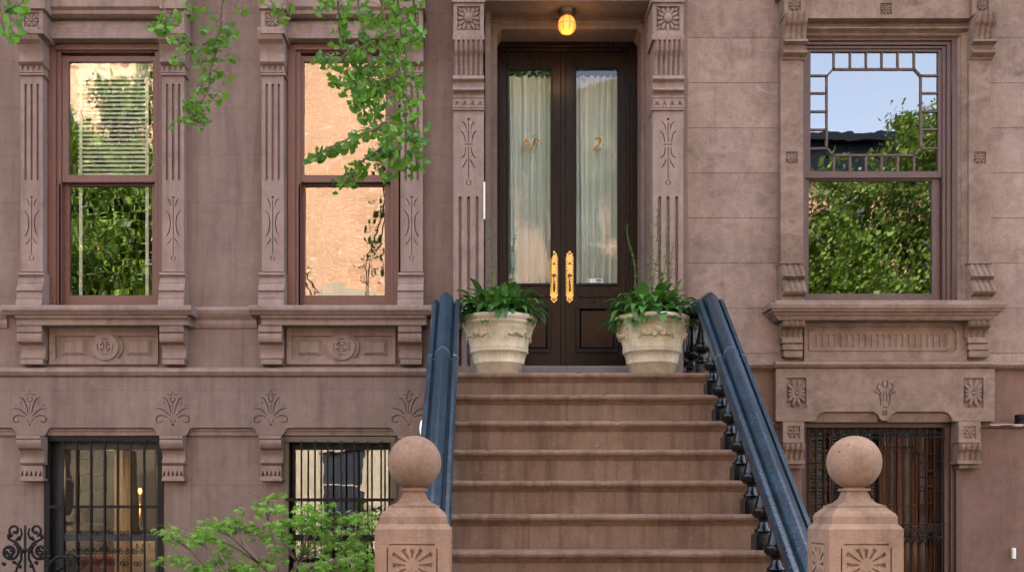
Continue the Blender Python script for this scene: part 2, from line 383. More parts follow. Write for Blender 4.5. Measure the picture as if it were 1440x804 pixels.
r = MB(); r.runx([(-.6, 14.1), (-.6, 13.9), (-.35, 13.7), (-.3, 13.3), (-.05, 13.0), (0, 13.0), (0, 14.1)], XL, XS); r.build('cornice', M_trimA, HA)
# interior floors and back walls
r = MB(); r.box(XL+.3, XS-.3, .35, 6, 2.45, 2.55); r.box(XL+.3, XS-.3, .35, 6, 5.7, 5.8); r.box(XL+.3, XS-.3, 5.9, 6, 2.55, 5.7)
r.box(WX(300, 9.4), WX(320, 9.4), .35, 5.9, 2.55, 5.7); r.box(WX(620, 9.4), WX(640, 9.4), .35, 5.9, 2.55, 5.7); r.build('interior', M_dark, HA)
r = MB(); r.box(XL+.3, XS-.3, 2.6, 2.7, 0, 2.45); r.box(WX(300, 9.4), WX(320, 9.4), .35, 2.6, 0, 2.45); r.box(XL+.3, XS-.3, .35, 2.6, -.0, .05); r.build('room_wall', M_room, HA)

# --- courses
def course(name, prof, segs, m, parent):
    for a, b in segs:
        mb = MB(); mb.runx(prof, a, b); mb.build(name, m, parent, bevel=.004)
zb = lambda py: WZ(py, 8.95)
upper_prof = [(-.06, zb(441)), (-.07, zb(436)), (-.05, zb(431)), (0, zb(430)), (0.02, zb(430)), (.02, zb(460)), (-.012, zb(460)), (-.025, zb(455)), (-.025, zb(449)), (-.045, zb(445))]
course('upper_band_course', upper_prof, [(XL, WX(8, 8.95)), (WX(262, 8.95), WX(360, 8.95)), (WX(598, 8.95), WX(637, 8.95))], M_trimA, HA)
lp = [(-.05, zb(530)), (-.075, zb(528)), (-.095, zb(523)), (-.08, zb(518)), (-.02, zb(515)), (.02, zb(515)), (.02, zb(531)), (-.05, zb(531))]
course('lower_band_course', lp, [(XL, WX(660, 8.9))], M_trimA, HA)
# --- carved lintel course with palmettes
dL = 8.94
X = lambda px: WX(px, dL); Z = lambda py: WZ(py, dL)
def palmette(cx, oy, s=1.0, w=1.6):
    k = dL/F; H = []
    def ps(pts, ww=w, mirror=True):
        H.append(stroke([(WX(cx+x*s, dL), Z(oy+y*s)) for x, y in pts], ww*k))
        if mirror: H.append(stroke([(WX(cx-x*s, dL), Z(oy+y*s)) for x, y in pts], ww*k))
    ps([(0, 27), (0, 42)], 1.2, False)
    ps([(-2.6, 41), (-4, 33), (-6.5, 26), (-9.5, 20.5), (-14, 19)])
    ps([(-3.8, 44.5), (-9, 39.5), (-15, 35), (-23, 34)])
    ps([(-6, 46.8), (-12, 44.3), (-19, 44.3), (-23.2, 48), (-21.5, 53), (-17, 53.4), (-15, 50.8)])
    ps([(-4, 49), (-1.8, 54)]); ps([(-1.3, 25), (-3.5, 20.5), (-1.5, 17.5)], 1.1); ps([(-.9, 12.5), (-3, 15), (-7.5, 14)], 1.1)
    ps([(-12, 24), (-12.8, 28)], 1.3); ps([(-16.5, 30.3), (-21, 29.5)], 1.2)
    H.append(dot(WX(cx, dL), Z(oy+57), 1.6*k)); H.append(dot(WX(cx, dL), Z(oy+24.5), 1.2*k)); H.append(dot(WX(cx, dL), Z(oy+10), 1.1*k))
    return H
blocks = [(24, 63), (222, 262), (363, 397), (557, 602)]
out = [(XL, Z(531)), (XL, Z(601))]
for a, b in blocks: out += [(X(a-9), Z(601)), (X(a-5), Z(603)), (X(a-1), Z(611)), (X(a), Z(612)), (X(b), Z(612)), (X(b+1), Z(611)), (X(b+5), Z(603)), (X(b+9), Z(601))]
out += [(X(660), Z(601)), (X(660), Z(531))]
holes = []
for cx in (42, 243, 381, 575): holes += palmette(cx, 540)
mb = MB(); mb.plate(out[::-1], holes, dL-9, .018, .02); mb.build('lintel_course', M_wallA, HA, bevel=.003)
fp = [(-.035, zb(602)), (-.045, zb(604)), (-.03, zb(607)), (-.022, zb(612)), (.02, zb(612.5)), (.02, zb(600))]
course('lintel_fillet', fp, [(XL, WX(22, 8.95)), (WX(65, 8.95), WX(222, 8.95)), (WX(264, 8.95), WX(363, 8.95)), (WX(399, 8.95), WX(556, 8.95))], M_trimA, HA)

# --- generic scroll console: outline (depth in metres out from the wall, photo row)
def console(name, px0, px1, pts, m, parent, dref=8.9, bands=(), flutes=0, ridge=.010, mbx=None):
    mb = mbx or MB(); x0, x1 = WX(px0, dref), WX(px1, dref)
    P = [(-p, WZ(y, dref)) for p, y in pts]
    P = [(0.01, P[0][1])]+P+[(0.01, P[-1][1])]
    mb.runx(P, x0, x1)
    if flutes:
        wd = (x1-x0)/flutes
        Q = [(y-ridge if y < 0 else y, z) for y, z in P]
        for i in range(flutes):
            n = 5; xa = x0+i*wd+wd*.14; xb = x0+(i+1)*wd-wd*.14
            for k in range(n):                       # rounded rib
                t0, t1 = k/n, (k+1)/n; h = sin(pi*(t0+t1)/2)
                Q = [(y-ridge*h if y < 0 else y, z) for y, z in P]
                mb.runx(Q, xa+(xb-xa)*t0, xa+(xb-xa)*t1)
    if mbx: return None
    return mb.build(name, m, parent, bevel=.003)
def scurve(top_out, bot_out, y0, y1, n=9, belly=.25):
    out = []
    for i in range(n+1):
        t = i/n; s = (1-cos(pi*t))/2
        o = top_out+(bot_out-top_out)*s + belly*abs(top_out-bot_out)*sin(pi*t)*(.6 if t < .5 else -.6)
        out.append((o, y0+(y1-y0)*t))
    return out

# ground floor consoles
for a, b in ((27, 61), (227, 259), (366, 397), (560, 592)):
    mb = MB()
    console('', a, b, [(.16, 613), (.16, 617), (.145, 618)]+scurve(.155, .07, 619, 644)+[(.085, 647), (.09, 650), (.07, 653)], None, None, mbx=mb)
    k = 8.93; n = 5; xa, xb = WX(a+1, k), WX(b-1, k); hs = []
    for i in range(n):
        c = xa+(xb-xa)*(i+.5)/n; q = (xb-xa)/n*.36; hs.append([(c-q, WZ(669, k)), (c+q, WZ(669, k)), (c, WZ(661, k))])
    mb.plate(rect(xa, xb, WZ(675, k), WZ(654, k)), hs, k-9, .03, .01)
    mb.pbox(a, 672, b, 676, 8.9, .11)
    mb.build('ground_console', M_trimA, HA, bevel=.003)

# --- window pilasters
def pilaster_ornament(cx, d, k):
    H = []
    def ps(pts, ww=1.3):
        for s in (-1, 1): H.append(stroke([(WX(cx+s*x, d), WZ(y, d)) for x, y in pts], ww*k))
    H.append(dot(WX(cx, d), WZ(277.5, d), 1.7*k)); H.append(stroke([(WX(cx, d), WZ(281, d)), (WX(cx, d), WZ(320, d)), (WX(cx, d), WZ(357, d))], 1.1*k, False))
    ps([(-8, 279.5), (-5, 283), (-3.2, 290)]); ps([(-10.5, 296.5), (-6, 302), (-4, 311), (-5, 323), (-8, 330), (-10.5, 332)], 1.5); ps([(-8.5, 344), (-5, 340), (-2.2, 334.5)])
    for s in (-1, 1): H.append(stroke([(WX(cx+s*.6, d), WZ(359.3, d)), (WX(cx+s*3.1, d), WZ(362, d)), (WX(cx+s*2, d), WZ(365.5, d)), (WX(cx+s*.6, d), WZ(366, d))], 1*k))
    return H
def window_pilaster(c, hw=15.5, dx=0):
    mb = MB(); d = 8.91; k = d/F; a, b = c-hw, c+hw
    # shaft with three flutes and an incised spray
    fl = []
    for o in (-8.5, 0, 8.5): fl.append(slot(WX(c+o, d), 3.4*k, WZ(254, d), WZ(118, d)))
    mb.plate(rect(WX(a, d), WX(b, d), WZ(382, d), WZ(104, d)), fl+pilaster_ornament(c, d, k), d-9, .022, .02)
    # dentil band
    hs = []
    for i in range(4):
        x = c-hw+ (i+.5)*2*hw/4; hs.append([(WX(x-2.3, d), WZ(100, d)), (WX(x+2.3, d), WZ(100, d)), (WX(x+1, d), WZ(94, d)), (WX(x-1, d), WZ(94, d))])
    mb.plate(rect(WX(a-1, d), WX(b+1, d), WZ(103, d), WZ(91, d)), hs, d-9-.012, .01, .02)
    mb.pbox(a-2, 103, b+2, 105.5, 8.89, .12)
    # head console and rosette block
    console('', a-2, b+1, scurve(.235, .125, 47, 84, 10)+[(.14, 86), (.145, 88.5), (.12, 91)], None, None, 8.88, mbx=mb)
    mb.pbox(a-2, 42, b+1, 47, 8.76, .26)
    d2 = 8.79; mb.plate(rect(WX(a-1, d2), WX(b, d2), WZ(42, d2), WZ(12, d2)), [rect(WX(c-11, d2), WX(c+10, d2), WZ(39, d2), WZ(18, d2))], d2-9, .016, .02)
    rosette(mb, WX(c-.5, d2), WZ(28.5, d2), d2-9+.012, 9.5*k, 8, .012)
    mb.pbox(a-4, -60, b+3, 12, 8.76, .26)
    # base
    console('', a-4, b+1, [(.09, 382), (.12, 383), (.125, 386), (.10, 389), (.10, 390)]+scurve(.10, .145, 391, 407, 6)+[(.15, 409), (.135, 411)]+scurve(.135, .165, 412, 431, 6), None, None, 8.88, mbx=mb)
    return mb.build('window_pilaster', M_trimA, HA, bevel=.0025)
for c in (44.5, 243.5, 383.5, 579.0): window_pilaster(c)

# --- window headers, sills, brackets, apron panels
def header(x0, x1):
    mb = MB(); d = 8.93; z = lambda y: WZ(y, d)
    mb.runx([(-.13, z(-80)), (-.13, z(14)), (-.10, z(17)), (-.10, z(22)), (-.06, z(24)), (.02, z(24)), (.02, z(-80))], WX(x0-2, d), WX(x1+2, d))
    mb.runx([(-.02, z(26)), (-.035, z(30)), (-.045, z(34)), (-.045, z(38)), (-.06, z(40)), (-.06, z(45)), (-.075, z(47)), (-.08, z(49)), (-.08, z(55)), (.05, z(55)), (.05, z(26))], WX(x0, d), WX(x1, d))
    return mb.build('window_header', M_trimA, HA, bevel=.003)
header(62, 227); header(401, 563)
def sillpart(x0, x1, dx=1):
    mb = MB(); d = 8.8; z = lambda y: WZ(y, d)
    for (i, prof) in ((0, [(-.24, 430), (-.245, 433), (-.245, 437), (-.225, 440), (-.21, 443), (0, 443), (.01, 430)]), (1, [(-.2, 443), (-.195, 446), (-.17, 449), (-.165, 452), (-.165, 456), (0.01, 456), (0.01, 443)])):
        off = (0, 15)[i]; P = [(y, z(v)) for y, v in prof]; mb.runx(P, WX(x0+off, d), WX(x1-off*.5, d))
    return mb.build('window_sill', M_trimA, HA, bevel=.005)
sillpart(5, 271); sillpart(351, 607)
def sbracket(a, b):
    mb = MB()
    console('', a, b, [(.15, 457), (.15, 467), (.13, 468)]+scurve(.15, .075, 469.5, 498, 10, .5)+[(.085, 502), (.07, 505)], None, None, 8.87, mbx=mb)
    mb.pbox(a+3, 505, b, 512, 8.9, .11); return mb.build('sill_bracket', M_trimA, HA, bevel=.003)
for a, b in ((25, 60), (225, 259), (364, 397), (560, 593)): sbracket(a, b)
def apron(x0, x1, cx):
    mb = MB(); d = 8.97; k = d/F
    X = lambda p: WX(p, d); Z = lambda p: WZ(p, d)
    r = 18.5; n = 10
    # sunk panel shape: rectangle minus the roundel
    def lobe(side):
        pts = [(cx+side*(x1-x0)*.5*.93, 472), (cx+side*(x1-x0)*.5*.93, 504)]
        a0 = math.acos((504-487.5)/ (r+3)) if 0 else .0
        arc = []
        for i in range(n+1):
            t = -.86+1.72*i/n; arc.append((cx+side*(r+5)*cos(t), 488-(r+2.5)*sin(t)))
        arc = [(x, max(472, min(504, y))) for x, y in arc]
        return [(X(x), Z(y)) for x, y in pts+arc]
    mb.plate(rect(X(x0), X(x1), Z(512), Z(460)), [lobe(-1), lobe(1)], d-9, .022, .02)
    for s in (-1, 1):
        c = cx+s*(x1-x0)*.5*.60; hw, hh = (x1-x0)*.5*.235, 11.5; yb_ = d-9+.022
        o = [(c-hw, 488-hh), (c+hw, 488-hh), (c+hw, 488+hh), (c-hw, 488+hh)]; i_ = [(c-hw*.7, 488-hh*.62), (c+hw*.7, 488-hh*.62), (c+hw*.7, 488+hh*.62), (c-hw*.7, 488+hh*.62)]
        vs = [(X(x), yb_, Z(y)) for x, y in o]+[(X(x), yb_-.02, Z(y)) for x, y in i_]
        mb.add(vs, [(0, 1, 5, 4), (1, 2, 6, 5), (2, 3, 7, 6), (3, 0, 4, 7), (4, 5, 6, 7)])
    hs = []
    for q in range(4):
        a = pi/4+q*pi/2; hs.append(stroke([(X(cx+7*cos(a+.55*t)*1.0), Z(488+7*sin(a+.55*t))) for t in (-1, -.4, .4, 1)], 2.2*k)); hs.append(dot(X(cx+3*cos(a)), Z(488+3*sin(a)), 1.5*k, 8))
        a2 = q*pi/2; hs.append(stroke([(X(cx+11*cos(a2+.5*t)), Z(488+11*sin(a2+.5*t))) for t in (-1, -.4, .4, 1)], 1.2*k))
    circ = [(X(cx)+r*k*cos(2*pi*i/28), Z(488)+r*k*sin(2*pi*i/28)) for i in range(28)]
    mb.plate(circ, hs, d-9-.018, .014, .015)
    return mb.build('apron_panel', M_trimA, HA, bevel=.002)
apron(69, 222, 149); apron(403, 556, 481)

# --- parlour sash windows
def parlour_window(x0, x1, gx0, gx1, glassm, blind):
    mb = MB()
    y0, y1 = 62, 431
    for (a, b, da, w_) in ((0, 0, 9.005, 11), (11, 11, 9.03, 8)):
        xa, xb = x0+a, x1-a*.6; ya = y0+a*.55
        mb.pbox(xa, ya, xa+w_, y1, da, .1); mb.pbox(xb-w_*.6, ya, xb, y1, da, .1); mb.pbox(xa+w_, ya, xb-w_*.6, ya+w_*.75, da, .1)
    wn = mb.build('window', M_frame, HA, bevel=.003)
    # sashes: upper one stands forward, lower one sits behind
    def sash(name, a, b, t, u, g, d):
        s = MB(); (ga, gb, gt, gu) = g
        s.pbox(a, t, ga, u, d, .045); s.pbox(gb, t, b, u, d, .045); s.pbox(ga, t, gb, gt, d, .045); s.pbox(ga, gu, gb, u, d, .045)
        s.build(name, M_frame, wn, bevel=.003)
        p = MB(); m_ = d+.02; p.add([(WX(q, m_), m_-9, WZ(v, m_)) for q, v in ((ga-1, gu+1), (gb+1, gu+1), (gb+1, gt-1), (ga-1, gt-1))], [(0, 1, 2, 3)])
        p.build('pane', glassm, wn, fixn=False)
    sash('upper_sash', x0+19, x1-8, 79, 256, (gx0, gx1, 87, 246), 9.045)
    sash('lower_sash', x0+21, x1-11, 258, 431, (gx0+1.5, gx1-1, 261, 415), 9.10)
    t = MB(); t.pbox(x0+16, 259, x0+18.5, 431, 9.03, .05); t.build('track', M_track, wn)
    if blind:
        b = MB(); d = 9.175
        for i in range(23):
            py = 112+i*6.1; z = WZ(py, d)
            b.runx([(d-9-.012, z-.006), (d-9+.012, z+.006), (d-9+.012, z+.020), (d-9-.012, z+.008)], WX(gx0+14, d), WX(gx1-8, d))
        for q in (gx0+19, gx1-7):
            b.box(WX(q-2.2, d), WX(q+2.2, d), d-9-.025, d-9-.02, WZ(428, d), WZ(100, d))
        b.box(WX(gx0+12, d), WX(gx1-3, d), d-9-.03, d-9+.02, WZ(108, d), WZ(88, d))
        b.build('blind', M_blind, wn)
    return wn
parlour_window(67, 229, 96, 215, M_glassW1, True)
parlour_window(404, 561, 427, 542, M_glassW2, False)

# --- basement windows with iron grilles
def scroll(cx, cz, y, r0, r1, a0, turns, n=22):
    return [Vector((cx+(r0+(r1-r0)*i/n)*cos(a0+turns*2*pi*i/n), y, cz+(r0+(r1-r0)*i/n)*sin(a0+turns*2*pi*i/n))) for i in range(n+1)]
def basement_window(x0, x1, bars, frame_m, top_h, crossy, gx0, gx1, scrollw):
    mb = MB(); d = 8.985
    mb.pbox(x0, 613.5, x1, 613.5+top_h, d, .07); mb.pbox(x0, 613.5+top_h, x0+8, 960, d, .07); mb.pbox(x1-8, 613.5+top_h, x1, 960, d, .07)
    wn = mb.build('basement_window', frame_m, HA, bevel=.003)
    s = MB(); d2 = 9.11
    s.pbox(x0+9, 618, gx0, 960, d2, .05); s.pbox(gx1, 618, x1-6, 960, d2, .05); s.pbox(gx0, 618, gx1, 632, d2, .05); s.pbox(gx0, 751, gx1, 760, d2, .05); s.pbox(gx0, 930, gx1, 960, d2, .05)
    s.pbox(x0+8, 618, x0+10, 960, 9.03, .1)
    s.build('sash', M_darkblue if scrollw else M_blackp, wn, bevel=.003)
    p = MB(); m_ = d2+.02; p.add([(WX(q, m_), m_-9, WZ(v, m_)) for q, v in ((gx0-1, 935), (gx1+1, 935), (gx1+1, 630), (gx0-1, 630))], [(0, 1, 2, 3)]); p.build('pane', M_glassG if scrollw else M_glassG2, wn, fixn=False)
    b = MB(); dg = 8.96
    for q in bars: b.box(WX(q, dg)-.0065, WX(q, dg)+.0065, dg-9-.0065, dg-9+.0065, WZ(940, dg), WZ(615+top_h*.6, dg))
    b.box(WX(x0+3, dg), WX(x1-3, dg), dg-9+.008, dg-9+.016, WZ(crossy+3, dg), WZ(crossy-1, dg))
    b.box(WX(x0+3, dg), WX(x1-3, dg), dg-9+.008, dg-9+.016, WZ(850, dg), WZ(846, dg))
    if scrollw:
        z1 = WZ(757, dg)
        for i, q in enumerate(bars[:-1]):
            c = WX(q+9, dg); r = 7.5*dg/F
            for s_ in (-1, 1):
                b.tube([Vector((c+s_*abs(v.x-c)*1 if False else c+s_*(v.x-c), v.y, v.z)) for v in scroll(c-r*.55, WZ(749, dg), dg-9+.002, .5*r, .12*r, -pi/2, 1.2)], .0035, 5)
                b.tube([Vector((c+s_*(v.x-c), v.y, v.z)) for v in scroll(c-r*.5, WZ(775, dg), dg-9+.002, .55*r, .15*r, pi/2, 1.3)], .004, 5)
                b.tube([Vector((c+s_*(v.x-c), v.y, v.z)) for v in scroll(c-r*.45, WZ(792, dg), dg-9+.002, .5*r, .15*r, -pi/2, 1.3)], .004, 5)
    b.build('security_grille', M_iron, wn)
    return wn
M_darkblue = paint('slate_grey_casing', (.018, .022, .029), .4, .1, .05)
basement_window(62, 229, [89, 108, 128, 147, 165.5, 184.5, 203.5], M_blackp, 7, 711, 90, 218, True)
basement_window(398, 557, [424, 443, 461, 480, 498, 517, 536], M_tan, 8, 701, 415, 546, False)

# --- door surround
def door_pilaster(c):
    mb = MB(); d = 8.82; k = d/F; hw = 21.5; a, b = c-hw, c+hw
    H = []
    def ps(pts, ww=1.3):
        for s in (-1, 1): H.append(stroke([(WX(c+s*x, d), WZ(y, d)) for x, y in pts], ww*k))
    H.append(dot(WX(c, d), WZ(168, d), 2*k)); H.append(stroke([(WX(c, d), WZ(y, d)) for y in (172, 185, 200)], 1.1*k, False)); H.append(stroke([(WX(c, d), WZ(y, d)) for y in (206, 230, 251)], 1.1*k, False))
    H.append(stroke([(WX(c-6, d), WZ(203, d)), (WX(c, d), WZ(203, d)), (WX(c+6, d), WZ(203, d))], 1.1*k, False))
    H.append(stroke([(WX(c-4, d), WZ(186, d)), (WX(c-1.2, d), WZ(187, d))], 1*k))
    ps([(-9.5, 171), (-5, 175), (-3.2, 183)]); ps([(-11.5, 184), (-7, 189), (-4.6, 200)], 1.5); ps([(-4.2, 207), (-5, 216), (-8, 220.5), (-11.5, 221.5)], 1.5); ps([(-9, 236), (-5.5, 231), (-2.5, 224)], 1.5)
    for s in (-1, 1): H.append(stroke([(WX(c+s*.6, d), WZ(253, d)), (WX(c+s*3.3, d), WZ(256, d)), (WX(c+s*2.2, d), WZ(259.5, d)), (WX(c+s*.6, d), WZ(260, d))], 1.1*k))
    for o in (-12, 0, 12): H.append(slot(WX(c+o, d), 4.4*k, WZ(515, d), WZ(276, d)))
    mb.plate(rect(WX(a, d), WX(b, d), 2.56, WZ(153, d)), H, d-9, .026, .02)
    hs = []
    for i in range(4):
        x = c-hw+(i+.5)*2*hw/4; hs.append([(WX(x-4, d), WZ(149, d)), (WX(x+4, d), WZ(149, d)), (WX(x, d), WZ(142.5, d))])
    mb.plate(rect(WX(a-.5, d), WX(b+.5, d), WZ(152, d), WZ(140, d)), hs, d-9-.012, .012, .02)
    mb.pbox(a-1, 152, b+1, 154.5, 8.8, .2)
    console('', a-.5, b+.5, [(.21, 107)]+scurve(.225, .205, 108, 124, 6, 1.5)+[(.235, 126), (.24, 129), (.2, 131), (.19, 133)]+[(.2, 137), (.19, 139)], None, None, 8.8, mbx=mb)
    console('', a+1, b-1, scurve(.25, .195, 56, 107, 8), None, None, 8.8, flutes=6, ridge=.024, mbx=mb)
    mb.pbox(a-1, 49, b+1, 56, 8.73, .28)
    d2 = 8.74; mb.plate(rect(WX(a, d2), WX(b, d2), WZ(49, d2), WZ(3, d2)), [rect(WX(c-16, d2), WX(c+16, d2), WZ(43, d2), WZ(9, d2))], d2-9, .025, .02)
    y = d2-9+.02; cx, cz = WX(c, d2), WZ(25, d2)
    for i in range(12):
        an = 2*pi*i/12; mb.blob((cx+cos(an)*11*k, y, cz+sin(an)*11.5*k), 2.6*k, .014, 6.5*k, 8, 5, rot=pi/2-an)
    for sx_ in (-1, 1):
        for sz_ in (-1, 1): mb.blob((cx+sx_*12.5*k, y, cz+sz_*13*k), 2*k, .012, 5*k, 8, 5, rot=pi/4*sx_*sz_)
    mb.blob((cx, y-.012, cz), 6*k, .03, 7*k, 14, 8)
    mb.pbox(a-2, -60, b+2, 3, 8.72, .3)
    return mb.build('door_pilaster', M_trimA, HA, bevel=.0025)
door_pilaster(659); door_pilaster(939.5)
# stepped stone reveal
mb = MB()
mb.box(WX(681, 8.9), WX(918, 8.9), -.19, .02, WZ(2, 8.82), WZ(-60, 8.82))
x0, x1 = WX(690, 9.0), WX(910, 9.0)
# reveals and the inner head with clipped corners
dd = 9.17; zt = WZ(25, dd)
xa, xb = WX(683, 9.17), WX(914, 9.17)
mb.box(xa-.10, xa, .0, .75, 2.56, 6.0); mb.box(xb, xb+.10, .0, .75, 2.56, 6.0); mb.box(xa, xb, .0, .17, zt, zt+.1)
Xd = lambda p: WX(p, dd); Zd = lambda p: WZ(p, dd)
ring = [(Xd(683), Zd(25)), (Xd(914), Zd(25)), (Xd(914), Zd(530)), (Xd(902), Zd(530)), (Xd(902), Zd(49)), (Xd(897), Zd(41)), (Xd(705), Zd(41)), (Xd(699), Zd(49)), (Xd(699), Zd(530)), (Xd(683), Zd(530))]
mb.prism(ring, .17, .60)
ring2 = [(Xd(690), Zd(32)), (Xd(700), Zd(32)), (Xd(704), Zd(35)), (Xd(898), Zd(35)), (Xd(902), Zd(32)), (Xd(909), Zd(32)), (Xd(909), Zd(30)), (Xd(690), Zd(30))]
mb.prism(ring2, .155, .17)
mb.build('door_surround', M_wallA, HA, bevel=.003)
# wood frame, leaves
dw = 9.42
mb = MB()
mb.pbox(688, 50, 702, 516, dw, .12); mb.pbox(886, 50, 900, 516, dw, .12); mb.pbox(702, 50, 886, 66, dw, .12)
mb.pbox(702, 66, 706, 516, dw+.03, .1); mb.pbox(881, 66, 886, 516, dw+.03, .1); mb.pbox(706, 66, 881, 72, dw+.03, .1)
DF = mb.build('door_frame', M_wood, HA, bevel=.004)
def leaf_door(a, b, ga, gb, hx):
    d = dw+.06; mb = MB(); gt, gu = 96, 400
    mb.pbox(a, 72, ga, 516, d, .05); mb.pbox(gb, 72, b, 516, d, .05); mb.pbox(ga, 72, gb, gt, d, .05)
    mb.pbox(ga, gu, gb, 430, d, .05); mb.pbox(ga, 495, gb, 516, d, .05)
    door = mb.build('door', M_wood, HA, bevel=.002)
    # raised lower panel with dark bolection moulding
    p = MB(); p.pbox(ga+6, 436, gb-6, 489, d+.012, .03); p.build('panel', M_woodf, door, bevel=.006)
    q = MB()
    for (u0, v0, u1, v1) in ((ga-1, 429, gb+1, 434), (ga-1, 490, gb+1, 496), (ga-1, 434, ga+5, 490), (gb-5, 434, gb+1, 490), (ga-1, 398, gb+1, 402), (ga-2, 93, gb+2, 96), (ga-3, 96, ga, 398), (gb, 96, gb+3, 398), (ga+2, 412, gb-2, 418)):
        q.pbox(u0, v0, u1, v1, d-.012, .03)
    q.build('moulding', M_ebony, door, bevel=.004)
    gl = MB(); m_ = d+.02; gl.add([(WX(u, m_), m_-9, WZ(v, m_)) for u, v in ((ga-1, gu+1), (gb+1, gu+1), (gb+1, gt-1), (ga-1, gt-1))], [(0, 1, 2, 3)]); gl.build('pane', M_glassD, door, fixn=False)
    # gathered sheer curtain
    cu = MB(); n = 150; m = 10; d3 = d+.12; vs = []; xa, xb = WX(ga-4, d3), WX(gb+4, d3); za, zc = WZ(408, d3), WZ(108, d3)
    ph = random.random()*6
    for j in range(m+1):
        for i in range(n+1):
            t = i/n; u = j/m
            x = xa+(xb-xa)*t+.004*sin(9*t+3*u); f = .036*sin(2*pi*(5.6*t+.5*sin(5*t+ph)+.12*sin(2*u+3*t)))+.010*sin(2*pi*14*t+ph+u)
            vs.append((x, d3-9+f*(1-.35*u)+.004*sin(7*u+t*9), za+(zc-za)*u))
    cu.add(vs, [(j*(n+1)+i, j*(n+1)+i+1, (j+1)*(n+1)+i+1, (j+1)*(n+1)+i) for j in range(m) for i in range(n)], True); cu.build('curtain', M_curt, door, fixn=False)
    # ornate brass handle
    h = MB(); k = d/F; yy = d-9
    X_ = lambda u: WX(hx+u, d); Z_ = lambda v: WZ(v, d)
    pl = [(-5.5, 362), (-5.5, 415), (-3.5, 419), (-5, 421), (0, 426), (5, 421), (3.5, 419), (5.5, 415), (5.5, 362), (3.5, 360), (4.5, 358), (0, 352.5), (-4.5, 358), (-3.5, 360)]
    h.prism([(X_(x), Z_(y)) for x, y in pl], yy-.008, yy)
    pl2 = [(x*.62, 389.5+(y-389.5)*.86) for x, y in pl]; h.prism([(X_(x), Z_(y)) for x, y in pl2], yy-.015, yy-.008)
    for v in range(364, 416, 4):
        for s in (-1, 1): h.blob((X_(s*4.6), yy-.009, Z_(v)), 1.1*k, .005, 1.6*k, 6, 4)
    h.tube([Vector((X_(0), yy-.012, Z_(386))), Vector((X_(0), yy-.05, Z_(387))), Vector((X_(0), yy-.06, Z_(395))), Vector((X_(0), yy-.055, Z_(406))), Vector((X_(0), yy-.012, Z_(410)))], .008, 8)
    h.blob((X_(0), yy-.03, Z_(388)), 3*k, .03, 2.2*k); h.blob((X_(0), yy-.022, Z_(371)), 2*k, .012, 2*k)
    for v in (357, 421): h.blob((X_(0), yy-.012, Z_(v)), 2.6*k, .01, 2*k)
    h.build('handle', M_brass, door, label=None)
    return door, d
D1, dd1 = leaf_door(706, 791.5, 715.5, 774.5, 779)
D2, _ = leaf_door(792.3, 881, 810.5, 868.5, 801)
mb = MB(); mb.pbox(788.5, 72, 795.5, 516, dd1-.02, .03); mb.build('astragal', M_wood, D2, bevel=.006)
def lettering(txt, px, py, size, parent, shear=0, name='lettering', d=dd1+.012, m=M_gold, ext=.001, off=.0):
    cv = bpy.data.curves.new(name, 'FONT'); cv.body = txt; cv.size = size; cv.extrude = ext; cv.shear = shear; cv.align_x = 'CENTER'; cv.offset = off
    tmp = bpy.data.objects.new(name, cv); C.objects.link(tmp); bpy.context.view_layer.update()
    me = bpy.data.meshes.new_from_object(tmp); bpy.data.objects.remove(tmp); me.name = name
    o = bpy.data.objects.new(name, me); C.objects.link(o); me.materials.clear(); me.materials.append(m)
    me.transform(Matrix.Rotation(pi/2, 4, 'X')); me.transform(Matrix.Translation(W(px, py, d)-root_loc(parent)))
    o.parent = parent; return o
lettering('N', 741, 211, .14, D1, .35, off=.0015); lettering('o', 753, 202, .085, D1, .35, off=.001)
mb = MB(); mb.pbox(749, 203.5, 756, 204.6, dd1+.011, .002); mb.build('lettering', M_gold, D1)
for P_ in (((737, 210), (734, 211), (732, 208), (734, 205), (736, 207)), ((748, 194), (750, 191), (753, 190), (754, 193)), ((746, 209), (747, 214), (751, 216), (753, 213))):
    mb = MB(); mb.tube([W(q[0], q[1], dd1+.012) for q in P_], .0022, 5); mb.build('lettering_swash', M_gold, D1)
lettering('2', 839, 211, .155, D2, .2, off=.0015)
mb = MB(); mb.tube([W(839+q[0], 212+q[1], dd1+.012) for q in ((-5, 0), (-2, -2), (2, 1), (6, -1), (6, -4))], .0022, 5); mb.build('lettering_swash', M_gold, D2)
mb = MB(); mb.pbox(829, 391.5, 847, 397.5, dd1+.01, .004); stk = mb.build('sticker', M_white, D2)
mb = MB(); mb.pbox(838, 392.6, 846, 394.6, dd1+.008, .002); mb.pbox(840, 395.2, 845, 396.2, dd1+.008, .002); mb.build('sticker_print', paint('blue_ink', (.03, .06, .15), .5), D2)
mb = MB(); mb.box(WX(676, 9.05), WX(922, 9.05), .03, .62, 2.552, WZ(515.5, 9.1)); mb.build('threshold', M_sill, HA, bevel=.01)

